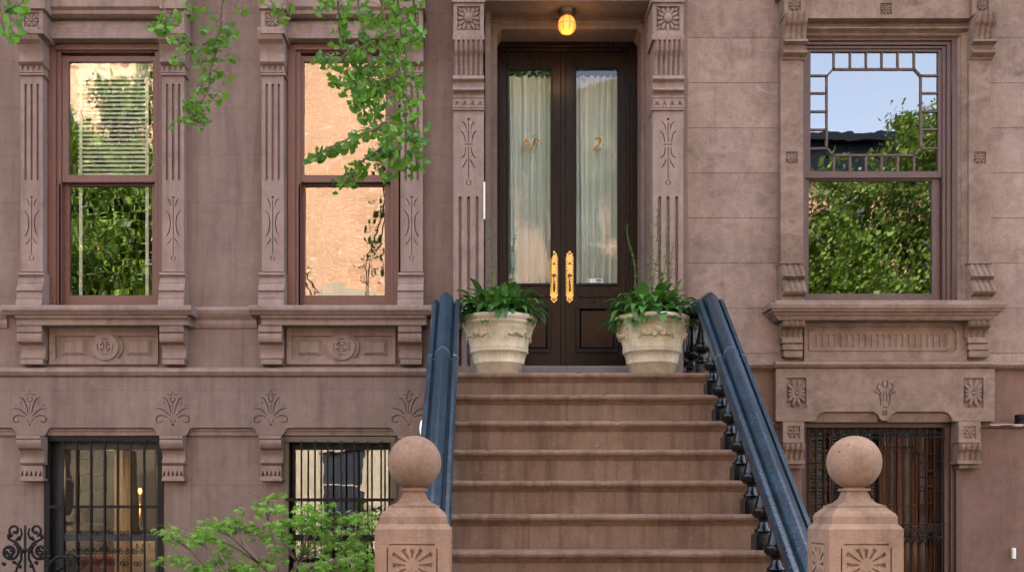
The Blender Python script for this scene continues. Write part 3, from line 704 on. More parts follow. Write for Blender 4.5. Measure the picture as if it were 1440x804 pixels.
# ================================================================== RIGHT BROWNSTONE HOUSE
HB = thing('brownstone_house', 'right brownstone row house of jointed mottled stone with one wide leaded window', 'house', (4.5, 0, 0))
XR = 9.5
WB = (WX(1127, 9.0), WX(1366, 9.0), WZ(428, 9.0), WZ(20, 9.0))
GB = (WX(1128, 9.0), WX(1347, 9.0), WZ(960, 9.0), WZ(594, 9.0))
zmid = WZ(515, 9.0)
openwall(XS, XR, zmid, 14, 0, .45, [WB]).build('wall', M_wallB, HB)
openwall(XS, XR, 0, zmid, 0, .45, [GB]).build('basement_wall', M_lowB, HB)
r = MB(); r.box(XS, XR, .45, 11, 13.8, 14.0); r.box(XR-.3, XR, .45, 11, 0, 13.8); r.box(XS+.02, XS+.3, .45, 11, 0, 13.8); r.box(XS+.3, XR-.3, 10.7, 11, 0, 13.8); r.build('roof', M_dark, HB)
r = MB(); r.runx([(-.6, 14.1), (-.6, 13.9), (-.35, 13.7), (-.3, 13.3), (-.05, 13.0), (0, 13.0), (0, 14.1)], XS, XR); r.build('cornice', M_trimB, HB)
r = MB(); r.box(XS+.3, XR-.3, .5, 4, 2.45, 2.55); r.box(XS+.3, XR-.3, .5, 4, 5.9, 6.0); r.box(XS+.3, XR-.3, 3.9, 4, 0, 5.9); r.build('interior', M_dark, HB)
# pilasters
def pilasterB(c, side):
    mb = MB(); d = 8.9; k = d/F; hw = 15.5; a, b = c-hw, c+hw
    fh = 8.5
    mb.plate(rect(WX(a, d), WX(b, d), WZ(369, d), WZ(82, d)), [rect(WX(c-fh, d), WX(c+fh, d), WZ(222+fh, d), WZ(222-fh, d))], d-9, .014, .03)
    rosette(mb, WX(c, d), WZ(222, d), d-9+.01, 8*k, 8, .01)
    a2, b2 = a+4, b+4
    console('', a2-1, b2+1, [(.17, 58)]+scurve(.18, .15, 58.5, 69, 6, 1.5)+[(.145, 70), (.17, 73), (.17, 76), (.12, 79), (.11, 82)], None, None, 8.86, mbx=mb)
    console('', a2, b2, [(.2, 22)]+scurve(.21, .155, 23, 58, 8), None, None, 8.86, flutes=4, ridge=.016, mbx=mb)
    d2 = 8.82; mb.plate(rect(WX(a2+1, d2), WX(b2-1, d2), WZ(22, d2), WZ(-14, d2)), [rect(WX(c+4-8.5, d2), WX(c+4+8.5, d2), WZ(16, d2), WZ(-3, d2))], d2-9, .014, .03)
    rosette(mb, WX(c+4, d2), WZ(7, d2), d2-9+.01, 8*k, 8, .01)
    mb.pbox(a2-3, -70, b2+3, -14, 8.78, .26)
    # foot scroll
    console('', a+1, b+2, [(.1, 369), (.115, 371)]+scurve(.115, .215, 372, 412, 9, .5)+[(.2, 415), (.14, 418)], None, None, 8.86, flutes=4, ridge=.014, mbx=mb)
    mb.pbox(a-1, 368, b+2, 370.5, 8.87, .14)
    mb.pbox(a, 416, b, 423, 8.84, .18)
    return mb.build('window_pilaster', M_trimB, HB, bevel=.0025)
pilasterB(1113.5, 0); pilasterB(1378, 1)
# head
mb = MB(); d = 8.86; z = lambda y: WZ(y, d); xa, xb = WX(1131, d), WX(1364, d)
mb.plate(rect(xa, xb, z(26), z(-70)), [rect(WX(1238, d), WX(1254, d), z(20.5), z(5))], d-9, .014, .3)
rosette(mb, WX(1246, d), z(13), d-9+.01, .042, 8, .01)
mb.runx([(-.05, z(25)), (-.06, z(29)), (-.055, z(31)), (-.06, z(38)), (-.04, z(40)), (.25, z(40)), (.25, z(25))], xa, xb)
mb.build('window_head', M_trimB, HB, bevel=.004)
# splayed stone reveal that brings the frame forward
mb = MB(); zt_, zl_ = WZ(26, 8.9), WZ(425, 8.98)
def vwall(p):                       # plan outline (photo x, depth), run vertically
    P = [(WX(x, d_), d_-9) for x, d_ in p]; n = len(P)
    vs = [(x, y, zl_) for x, y in P]+[(x, y, zt_) for x, y in P]
    mb.add(vs, [(i, (i+1) % n, n+(i+1) % n, n+i) for i in range(n)]+[tuple(range(n)), tuple(range(n, 2*n))])
vwall([(1366, 8.905), (1362, 8.905), (1361, 8.93), (1352, 8.95), (1351, 8.965), (1346, 8.985), (1346, 9.3), (1370, 9.3)])
vwall([(1122, 8.93), (1128, 8.93), (1130, 9.0), (1130, 9.3), (1118, 9.3)])
mb.box(WX(1120, 9.0), WX(1360, 9.0), -.02, .44, WZ(434, 9.0), WZ(424.5, 9.0))
zz = lambda y, d_: WZ(y, d_)
mb.runx([(-.1, zz(40, 8.9)), (-.07, zz(44, 8.93)), (-.05, zz(47, 8.95)), (-.045, zz(50, 8.96)), (-.02, zz(53, 8.98)), (.3, zz(53, 8.98)), (.3, zz(38, 8.9)), (-.1, zz(38, 8.9))], WX(1131, 8.95), WX(1362, 8.95))
mb.build('window_reveal', M_trimB, HB, bevel=.003)
# leaded window
mb = MB(); dB = 8.985
for (o, dd_, ww) in ((0, dB, 8), (8, dB+.018, 6), (14, dB+.034, 5)):
    xr = 1347-o; xl = 1124+o*.5; yt = 51+o*.8
    mb.pbox(xr-ww, yt, xr, 425, dd_, .1, dB); mb.pbox(xl, yt, xl+ww*.7, 425, dd_, .1, dB); mb.pbox(xl+ww*.7, yt, xr-ww, yt+ww*.75, dd_, .1, dB)
WNB = mb.build('window', M_frameB, HB, bevel=.004)
s = MB(); d = dB+.048
s.pbox(1131, 66, 1139.5, 250, d, .045); s.pbox(1319.5, 66, 1328, 250, d, .045); s.pbox(1139.5, 66, 1319.5, 73, d, .045); s.pbox(1139.5, 241, 1319.5, 250, d, .045)
s.build('upper_sash', M_frameB, WNB, bevel=.003)
s = MB(); dl = dB+.075
s.pbox(1128, 250, 1137, 424, dl, .045); s.pbox(1311, 250, 1322, 424, dl, .045); s.pbox(1137, 250, 1311, 254, dl, .045); s.pbox(1137, 413, 1311, 424, dl, .045)
s.build('lower_sash', M_frameB, WNB, bevel=.003)
def quad_pane(name, a, b, t, u, d, m, parent):
    p = MB(); p.add([(WX(q, d), d-9, WZ(v, d)) for q, v in ((a, u), (b, u), (b, t), (a, t))], [(0, 1, 2, 3)]); return p.build(name, m, parent, fixn=False)
quad_pane('pane', 1138, 1321, 72, 243, d+.02, M_glassB, WNB); quad_pane('pane', 1136, 1312, 252, 414, dl+.02, M_glassB, WNB)
s = MB(); dm = d+.005
def bar(pts, wpx=2.6):
    for i in range(len(pts)-1):
        p, q = Vector(pts[i]), Vector(pts[i+1]); t = (q-p).normalized(); nn = Vector((-t.y, t.x))*wpx/2; p = p-t*wpx*.4; q = q+t*wpx*.4
        c = [p+nn, q+nn, q-nn, p-nn]; s.prism([(WX(v.x, dm), WZ(v.y, dm)) for v in c], dm-9+.0003*i, dm-9+.018)
bar([(1172, 97), (1286.5, 97)]); bar([(1172, 218), (1286.5, 218)]); bar([(1163, 107), (1163, 208)]); bar([(1295.5, 107), (1295.5, 208)])
for (p, q) in (((1172, 97), (1163, 107)), ((1286.5, 97), (1295.5, 107)), ((1163, 208), (1172, 218)), ((1295.5, 208), (1286.5, 218))): bar([p, q])
for x in (1173, 1196, 1218.5, 1240.5, 1263, 1286): bar([(x, 74), (x, 96)], 2.4); bar([(x, 219), (x, 240)], 2.4)
for y in (106, 130.7, 156.5, 182, 208.5): bar([(1140.5, y), (1162, y)], 2.4); bar([(1297, y), (1318, y)], 2.4)
s.build('leading', M_frameB, WNB)
# sill, brackets, apron
mb = MB(); d = 8.75; z = lambda y: WZ(y, d)
def taper_run(mb, x0, x1, off, prof):
    for (ya, za, o1), (yb_, zb_, o2) in zip(prof[:-1], prof[1:]):
        vs = [(x0+o1, ya, za), (x1-o1, ya, za), (x1-o2, yb_, zb_), (x0+o2, yb_, zb_), (x0+o1, .02, za), (x1-o1, .02, za), (x1-o2, .02, zb_), (x0+o2, .02, zb_)]
        mb.add(vs, [(0, 1, 2, 3), (0, 4, 7, 3), (1, 5, 6, 2), (0, 1, 5, 4), (3, 2, 6, 7)])
prof = [(-.24, z(421.5), .04), (-.245, z(425), .04), (-.25, z(425.1), .0), (-.255, z(428), .0), (-.25, z(433), .0), (-.235, z(433.2), .02), (-.235, z(436), .02), (-.21, z(439), .04), (-.205, z(441), .045), (-.19, z(441.2), .055), (-.18, z(445), .07), (-.17, z(447.5), .085)]
taper_run(mb, WX(1083, d), WX(1416, d), 0, prof); mb.build('window_sill', M_trimB, HB, bevel=.003)
for a, b in ((1100, 1131), (1361, 1393)):
    mb = MB()
    console('', a, b, [(.15, 448), (.15, 450)]+scurve(.15, .07, 450, 474, 8, .4), None, None, 8.87, flutes=4, ridge=.014, mbx=mb)
    y = 474
    for i in range(3): mb.pbox(a+i*1.0, y, b-2, y+8, 8.9-.0+.012*i, .1); mb.pbox(a+1+i, y+8, b-3, y+9.5, 8.93, .07); y += 9.5
    mb.build('sill_bracket', M_trimB, HB, bevel=.004)
mb = MB(); d = 8.955; X = lambda p: WX(p, d); Z = lambda p: WZ(p, d)
fr = [(1140, 459), (1338, 459), (1345, 466), (1345, 491), (1338, 497), (1140, 497), (1134, 491), (1134, 466)]
mb.plate(rect(X(1131), X(1360), Z(508), Z(448)), [[(X(x), Z(y)) for x, y in fr]], d-9, .016, .02)
n = 22; hs = [slot(X(1142+ (i+.5)*8.7), 4.3*d/F, Z(488), Z(470)) for i in range(n)]
fr2 = [(1137, 461), (1336, 461), (1342, 467), (1342, 490), (1336, 495), (1137, 495)]
mb.plate([(X(x), Z(y)) for x, y in [(1138, 463), (1333, 463), (1340, 470), (1340, 488), (1333, 493), (1138, 493)]], hs, d-9+.008, .012, .02)
mb.build('apron_panel', M_trimB, HB, bevel=.002)
zb2 = lambda py: WZ(py, 8.9)
lpB = [(-.07, zb2(517)), (-.10, zb2(516)), (-.12, zb2(512)), (-.10, zb2(508)), (-.02, zb2(507)), (.02, zb2(507)), (.02, zb2(518)), (-.07, zb2(518))]
course('lower_band_course', [(y+.045, zz) if y < 0 else (y, zz) for y, zz in lpB], [(XS, WX(1090, 8.9)), (WX(1400, 8.9), XR)], M_trimB, HB)
course('window_band', lpB, [(WX(1090, 8.9), WX(1400, 8.9))], M_trimB, HB)
# carved lintel block
mb = MB(); d = 8.92; k = d/F; X = lambda p: WX(p, d); Z = lambda p: WZ(p, d)
outB = [(1091, 518), (1091, 592), (1147, 592), (1148, 587), (1152, 581), (1159, 578.5), (1228, 578.5), (1235, 583), (1239, 590), (1244, 591.5), (1249, 590), (1253, 583), (1260, 578.5), (1328, 578.5), (1334, 581), (1338, 587), (1339, 592), (1399, 592), (1399, 518)]
hs = [rect(X(1106), X(1134), Z(574), Z(531)), rect(X(1355), X(1383), Z(574), Z(531))]
def bs(pts, ww=1.4):
    for s_ in (-1, 1): hs.append(stroke([(X(1244.5+s_*x), Z(y)) for x, y in pts], ww*k))
bs([(1.6, 534.5), (3.6, 537), (3.2, 541), (1.5, 546)]); bs([(5.5, 540), (9, 539), (11.3, 543), (9.8, 547), (6, 552), (5, 557)]); bs([(12, 547.5), (14.5, 551), (9.5, 552.5), (7.3, 556), (5.8, 566), (5.2, 570.5)]); bs([(1.2, 550), (2, 556), (2.8, 565)], 1.2)
hs.append(stroke([(X(1240.5), Z(571.8)), (X(1248.5), Z(571.8))], 1.2*k, False))
for i in range(4):
    a = i*pi/2+pi/4; hs.append(dot(X(1244)+2.6*k*cos(a), Z(580.5)+2.6*k*sin(a), 1.3*k, 8))
mb.plate([(X(x), Z(y)) for x, y in outB], hs, d-9, .02, .02)
for cx in (1120, 1369):
    for i in range(12):
        a = 2*pi*(i+.5)/12; ex = 1/max(abs(cos(a))/12.2, abs(sin(a))/19.5)*.55
        L_ = ex; mb.blob((X(cx)+cos(a)*L_*k, d-9+.008, Z(552.5)+sin(a)*L_*k), 2.9*k, .018, L_*.82*k, 8, 5, rot=pi/2-a)
    mb.blob((X(cx), d-9+.006, Z(552.5)), 2.8*k, .016, 2.8*k)
mb.build('lintel_block', M_trimB, HB, bevel=.003)
fpB = [(-.04, zb2(578)), (-.05, zb2(582)), (-.035, zb2(590)), (-.03, zb2(592.5)), (.02, zb2(592.5)), (.02, zb2(578))]
course('lintel_fillet', fpB, [(WX(1146, 8.9), WX(1238, 8.9)), (WX(1251, 8.9), WX(1340, 8.9))], M_trimB, HB)
course('basement_string', [(-.03, zb2(592)), (-.04, zb2(595)), (-.02, zb2(600)), (.02, zb2(602)), (.02, zb2(592))], [(XS, WX(1100, 8.9)), (WX(1382, 8.9), XR)], M_lowB, HB)
for a, b in ((1101, 1131), (1348, 1379)):
    mb = MB(); d = 8.88; c = (a+b)/2
    mb.plate(rect(WX(a, d), WX(b, d), WZ(622, d), WZ(592.5, d)), [rect(WX(c-9, d), WX(c+9, d), WZ(617, d), WZ(599, d))], d-9, .012, .02)
    rosette(mb, WX(c, d), WZ(608, d), d-9+.008, .046, 6, .01)
    console('', a, b, [(.125, 623)]+scurve(.125, .09, 624, 647, 6), None, None, 8.89, flutes=4, ridge=.016, mbx=mb)
    mb.pbox(a-1, 647, b+1, 652, 8.86, .15); mb.pbox(a+1, 653, b, 658, 8.9, .11)
    mb.build('ground_console', M_trimB, HB, bevel=.003)
# basement window of the right house with leaded sash behind lattice grille
mb = MB(); d = 9.05
mb.pbox(1122, 593, 1344, 601, d, .1); mb.pbox(1328, 601, 1337, 960, d, .1); mb.pbox(1337, 601, 1345, 960, d-.03, .1); mb.pbox(1344.5, 601, 1353, 960, d-.064, .1); mb.pbox(1126, 601, 1134, 960, d, .1)
WG = mb.build('basement_window', M_frameB, HB, bevel=.004)
s = MB(); d = 9.2
s.pbox(1134, 601, 1140, 960, d, .05); s.pbox(1317, 601, 1326, 960, d, .05); s.pbox(1140, 601, 1317, 607, d, .05); s.pbox(1140, 735, 1317, 748, d, .05)
for x in (1166, 1262): s.pbox(x, 607, x+5, 735, d+.002, .045)
for x, y in ((1142, 632), (1142, 656), (1142, 680), (1142, 705), (1290, 636), (1290, 660), (1290, 682), (1290, 706)): s.pbox(x-2, y, x+27, y+2.6, d+.01, .03)
for (p, q) in (((1166, 622), (1178, 632)), ((1262, 632), (1290, 622))): pass
s.pbox(1178, 632, 1288, 635, d+.01, .03); s.pbox(1288, 607, 1291, 735, d+.01, .03); s.pbox(1178, 708, 1288, 711, d+.01, .03)
s.pbox(1140, 748, 1166, 960, d+.02, .03)
s.build('sash', paint('orange_brown_sash', (.11, .038, .018), .45, .3, .1, spec=.2), WG, bevel=.003)
quad_pane('pane', 1139, 1318, 606, 955, d+.03, M_glassG3, WG)
bl = MB(); d3 = 9.27
for i in range(60):
    py = 612+i*4.5; zz = WZ(py, d3); bl.runx([(d3-9-.01, zz-.008), (d3-9+.01, zz+.006), (d3-9+.01, zz+.009), (d3-9-.01, zz-.005)], WX(1139, d3), WX(1232, d3))
bl.build('blind', paint('wooden_blind', (.12, .055, .03), .5, .25, .05), WG)
sh = MB()
for i in range(6): sh.pbox(1236+i*14, 608, 1249+i*14, 950, d3+.0+.004*(i % 2), .02)
sh.build('glow_boards', paint('orange_wood_glow', (.16, .06, .02), .5, .5, .05, grainz=(8, 8, .8), scale=10, spec=.2), WG)  # added boards, the room's warm glow put into their orange wood colour
b = MB(); dg = 9.0
for i in range(18):
    x = 1137+i*11.05; b.box(WX(x, dg)-.006, WX(x, dg)+.006, dg-9-.006, dg-9+.006, WZ(950, dg), WZ(602, dg))
for y in (607, 613, 736, 753, 860): b.box(WX(1134, dg), WX(1329, dg), dg-9-.004, dg-9+.004, WZ(y+2, dg), WZ(y, dg))
for i in range(0, 17):
    x = 1137+i*11.05
    for s_ in (0, 1):
        xa_, xb_ = (x, x+11.05) if s_ else (x+11.05, x)
        b.tube([W(xa_, 738, dg-.012), W(xb_, 752, dg-.012)], .004, 4); b.tube([W(xa_, 752, dg-.012), W(xb_, 766, dg-.012)], .004, 4)
for i in range(0, 34):
    x = 1137+i*5.5; b.tube([W(x, 613, dg-.008), W(x+5.5, 607, dg-.008)], .0035, 4)
for (p, q) in (((1166, 640), (1178, 628)), ((1178, 628), (1284, 628)), ((1284, 628), (1292, 638)), ((1166, 640), (1166, 736)), ((1292, 638), (1292, 736)), ((1137, 650), (1166, 650)), ((1292, 650), (1326, 650)), ((1137, 690), (1166, 690)), ((1292, 690), (1326, 690)), ((1137, 672), (1166, 672)), ((1292, 670), (1326, 670))):
    b.tube([W(p[0], p[1], dg-.01), W(q[0], q[1], dg-.01)], .0045, 4)
b.build('security_grille', M_iron, WG)

# ================================================================== STOOP
DN = [7.88]+[7.6-.28*i for i in range(12)]; ZN = [2.551]+[2.37-.2*i for i in range(12)]
sx0, sx1 = -.372, 1.66
ST = thing('stoop', 'wide brown stone stair with rounded nosings climbing to the front door', 'stoop', (.64, -3.0, 0))
for k_ in range(13):
    y = DN[k_]-9; z = ZN[k_]; zl = ZN[k_+1] if k_ < 12 else 0
    yb_ = (y+.34) if k_ else -.0
    P = [(yb_, z), (y+.02, z+0.0), (y+.006, z-.006), (y-.001, z-.018), (y+.001, z-.03), (y+.012, z-.042), (y+.026, z-.046), (y+.028, z-.052), (y+.04, z-.064), (y+.045, z-.07), (y+.046, zl-.01), (yb_, zl-.01)]
    mb = MB(); ns = 70; rs = random.Random(k_); xs_ = [sx0+(sx1-sx0)*i/ns for i in range(ns+1)]; m_ = len(P); vs = []
    w_ = 0
    for x in xs_:
        w_ = .7*w_+rs.uniform(-.0012, .0012); chip = rs.uniform(.003, .008) if rs.random() < .05 else 0
        for q, (y, z) in enumerate(P):
            f = 1 if 1 <= q <= 5 else 0
            vs.append((x, y+f*(w_+chip*.6+rs.uniform(0, .0008)), z+(-(chip+abs(w_)*.6) if q in (1, 2, 3) else 0)))
    mb.add(vs, [(a*m_+q, a*m_+(q+1) % m_, (a+1)*m_+(q+1) % m_, (a+1)*m_+q) for a in range(ns) for q in range(m_)])
    tt = tessellate_polygon([[Vector((y, z, 0)) for y, z in P]]); mb.add([(sx0, y, z) for y, z in P], [tuple(t) for t in tt]); mb.add([(sx1, y, z) for y, z in P], [tuple(t) for t in tt])
    s_ = mb.build('landing' if k_ == 0 else 'step', M_step, ST)
mb = MB()
for k_ in range(13):
    zl = ZN[k_+1] if k_ < 12 else 0
    if zl > .05: mb.box(sx0+.03, sx1-.03, DN[k_]-9+.06, -.002, max(0, zl-.22), zl-.004)
mb.build('stair_base', M_step, ST)

# balustrades
SL = .7142857
RT0 = 1.6+1.507                               # top of rail above the landing nosing
def rail_top(d): return RT0-SL*(7.88-d)
def balustrade(cx, label, posts):
    T = thing('balustrade', label, 'balustrade', (cx, -3, 0), 'blue painted balustrades of the stoop')
    # moulded handrail, profile across x, heights above the rail's own line
    pr = [(-.095, -.075), (-.097, -.02), (-.088, 0), (-.064, .004), (-.060, -.022), (-.050, -.022), (-.046, .010), (-.040, .022), (-.008, .046), (.008, .046), (.040, .022), (.046, .010), (.050, -.022), (.060, -.022), (.064, .004), (.088, 0), (.097, -.02), (.095, -.075), (.06, -.095), (-.06, -.095)]
    path = [(9.0, RT0-.035), (8.15, RT0-.035), (7.93, RT0-.04), (7.84, RT0-.06), (7.15, rail_top(7.15)-.035), (4.86, rail_top(4.86)-.035)]
    mb = MB(); n = len(pr); vs = []
    for j, (d, z) in enumerate(path):
        for x, h in pr: vs.append((cx+x, d-9, z+h*(1.15 if j > 2 else 1)))
    fs = [(j*n+i, j*n+(i+1) % n, (j+1)*n+(i+1) % n, (j+1)*n+i) for j in range(len(path)-1) for i in range(n)]
    fs += [tuple(range(n)), tuple((len(path)-1)*n+i for i in range(n))]; mb.add(vs, fs)
    # joint collar, slightly proud, where two castings meet
    dj = 7.18; vs = []
    for dd_ in (dj-.006, dj+.006):
        for x, h in pr: vs.append((cx+x*1.03, dd_-9, rail_top(dd_)-.035+h*1.15+.004))
    R_ = mb.build('handrail', M_blue, T, bevel=.004)
    jm = MB(); jm.add(vs, [(i, (i+1) % n, n+(i+1) % n, n+i) for i in range(n)]+[tuple(range(n)), tuple(range(n, 2*n))])
    jm.build('joint', M_joint, R_)
    # one turned baluster, then copies
    prof = [(.034, .10), (.052, .104), (.050, .112), (.036, .125), (.026, .145), (.023, .16), (.03, .165), (.03, .172), (.05, .18), (.066, .20), (.068, .226), (.062, .234), (.05, .236), (.048, .25), (.036, .29), (.026, .34), (.020, .40), (.018, .44), (.026, .445), (.026, .455), (.018, .462), (.018, .56)]
    first = None
    for i, (d, z) in enumerate(posts):
        if first is None:
            mb = MB(); mb.lathe([(r_, z+h) for r_, h in prof], cx, d-9, 22)
            mb.box(cx-.058, cx+.058, d-9-.058, d-9+.058, z-.005, z+.085); mb.frustum(cx, d-9, z+.085, .105, z+.103, .075)
            first = mb.build('baluster', M_balu, T, bevel=.003); base = Vector((0, d-9, z))
        else:
            o = first.copy(); C.objects.link(o); o.parent = T; o.location = Vector((0, d-9, z))-base
    mb = MB(); mb.box(cx-.05, cx+.05, -1.1, -.0, RT0-.15, RT0-.12); mb.build('top_plate', M_balu, T)
    return T
posts = [(8.93, 2.551), (8.55, 2.551), (8.16, 2.551)]+[(DN[i]+.15, ZN[i]) for i in range(1, 12)]
balustrade(-.278, 'left blue painted iron balustrade, seen nearly end on from below', posts)
balustrade(1.556, 'right blue painted iron balustrade with black turned balusters showing beneath the rail', posts)

# newel posts
def newel(cx, label):
    T = thing('newel_post', label, 'newel post', (cx, 4.72-9, 0), 'carved stone newel posts at the foot of the stoop')
    cy = 4.72-9; s = 4.57/F; z = lambda y: EYE+(VY-y)*s
    mb = MB(); hw = .152
    panels = MB()
    def sunburst(H, cx_, cz_, hx, hz, w0, f):
        for i in range(12):
            a = 2*pi*i/12+ .0; ex = min(hx/abs(cos(a)) if abs(cos(a)) > 1e-3 else 9, hz/abs(sin(a)) if abs(sin(a)) > 1e-3 else 9)
            r0, r1 = .028, ex*.93
            p0 = (cx_+r0*cos(a), cz_+r0*sin(a)); p1 = (cx_+r1*cos(a), cz_+r1*sin(a)); n_ = (-sin(a), cos(a)); w1 = .009
            H.append([(p0[0]+n_[0]*.002, p0[1]+n_[1]*.002), (p1[0]+n_[0]*w1, p1[1]+n_[1]*w1), (p1[0]-n_[0]*w1, p1[1]-n_[1]*w1), (p0[0]-n_[0]*.002, p0[1]-n_[1]*.002)])
        q = .006
        H.append(rect(cx_-hx-q, cx_+hx+q, cz_+hz+.012, cz_+hz+.018)); H.append(rect(cx_-hx-q, cx_+hx+q, cz_-hz-.018, cz_-hz-.012))
        H.append(rect(cx_-hx-.018, cx_-hx-.012, cz_-hz, cz_+hz)); H.append(rect(cx_+hx+.012, cx_+hx+.018, cz_-hz, cz_+hz))
    H = []; sunburst(H, cx, z(794), .085, .068, .01, 1)
    mb.plate(rect(cx-hw+.002, cx+hw-.002, .0, z(744)-.001), H, cy-hw, .012, cy-hw+.03)
    side = MB(); H = []; sunburst(H, 0, z(794), .085, .068, .01, 1)
    side.plate(rect(-hw, hw, 0, z(744)), H, 0, .012, .03)
    for sgn in (-1, 1):     # the same carving on both flanks
        vs = [(cx+sgn*(hw+.0-v[1]), cy+v[0]*(.988), v[2]) for v in side.v]; mb.add(vs, side.f)
    mb.box(cx-hw+.03, cx+hw-.03, cy-hw+.03, cy+hw, 0, z(744)-.002)
    mb.frustum(cx, cy, z(744), 2*hw, z(736), 2*hw-.035)
    mb.frustum(cx, cy, z(736), 2*hw-.037, z(726), 2*hw-.037)
    w1 = 2*hw-.037; zz = [z(726), z(722), z(717), z(712)]; ws = [w1, w1-.012, w1-.045, .195]
    for i in range(3): mb.frustum(cx, cy, zz[i], ws[i], zz[i+1], ws[i+1])
    mb.frustum(cx, cy, z(712), .20, z(710), .20)
    zz = [710, 706, 700, 694, 689]; ws = [.185, .135, .105, .09, .085]
    for i in range(4): mb.frustum(cx, cy, z(zz[i]), ws[i], z(zz[i+1]), ws[i+1])
    mb.build('shaft', M_newel, T, bevel=.004)
    f = MB(); R = .112; zc = EYE+(VY-650)*4.72/F
    f.frustum(cx, cy, z(689), .105, z(685.5), .105); 
    f.lathe([(.03, zc-R-.03), (.046, zc-R+.0), (.04, zc-R+.012)]+[(R*sin(pi*(1-j/24)), zc+R*cos(pi*(1-j/24))) for j in range(2, 25)], cx, cy, 48)
    f.build('ball_finial', M_newel, T)
    return T
newel(-.30, 'carved stone newel post with a ball top left of the stairs, beside the maple')
newel(1.535, 'carved stone newel post with a ball top, before the right basement window')

# ================================================================== POTS AND HOSTAS
def planter(cx, d, label, seed):
    T = thing('planter', label, 'planter', (cx, d-9, 2.551), 'stone planters flanking the door')
    H = .434; z0 = 2.552; R = .277
    fr = [(0, .150), (.02, .158), (.20, .18), (.205, .186), (.225, .188), (.235, .183), (.38, .201), (.385, .21), (.41, .215), (.43, .21), (.445, .213), (.47, .215), (.49, .210), (.62, .226), (.80, .252), (.84, .258), (.85, .265), (.875, .268), (.885, .262), (.90, .266), (.925, .276), (.955, .279), (.985, .274), (1.0, .262)]
    mb = MB(); prof = [(r_, z0+t*H) for t, r_ in fr]+[(.235, z0+H), (.228, z0+H-.06)]
    mb.lathe(prof, cx, d-9, 48); mb.build('pot', M_pot, T)
    s = MB(); s.lathe([(.23, z0+H-.06), (.15, z0+H-.04), (.01, z0+H-.03)], cx, d-9, 24); s.build('soil', M_soil, T)
    g_ = MB(); rnd = random.Random(seed)
    for q in range(4):
        g_ = MB(); a0 = -pi/2+q*pi/2+(.0 if seed == 1 else .75)
        for i in range(34):
            t = rnd.uniform(-1, 1); a = a0+t*.42; zz = z0+H*(.70+.035*cos(t*3)-.05*(1-t*t)+rnd.uniform(-.045, .045)*(1.1-abs(t)))
            rr_ = .226+(zz-z0-H*.62)*.33; s_ = rnd.uniform(.011, .022)*(1.25-.5*abs(t))
            g_.blob((cx+cos(a)*rr_, d-9+sin(a)*rr_, zz), s_, s_, s_*.9, 7, 5)
        for i in range(10):
            for sgn in (-1, 1):
                t = sgn*(1+.03*i); a = a0+.44*t; g_.blob((cx+cos(a)*.235, d-9+sin(a)*.235, z0+H*(.80-.022*i)), .008, .008, .010, 6, 4)
        g_.build('garland', M_pot2, T)
    return T
def leaf(mb, base, direc, length, width, droop, curl=.15, n=6):
    direc = Vector(direc).normalized(); sd = direc.cross(Vector((0, 0, 1)))
    if sd.length < .1: sd = Vector((1, 0, 0))
    sd.normalize(); p = Vector(base); vs = []; st = length/n; v = direc.copy()
    for i in range(n+1):
        t = i/n; w_ = width*(sin(pi*min(1, t*.93+.05)**.75))*.5*(1-.25*t) if 0 < i < n else .001
        up = sd.cross(v).normalized()
        vs += [p-sd*w_+up*w_*curl*2, p.copy(), p+sd*w_+up*w_*curl*2]
        v = (v+Vector((0, 0, -droop/n))).normalized(); p = p+v*st
    mb.add(vs, [q for i in range(n) for q in ((3*i, 3*i+1, 3*i+4, 3*i+3), (3*i+1, 3*i+2, 3*i+5, 3*i+4))], True)
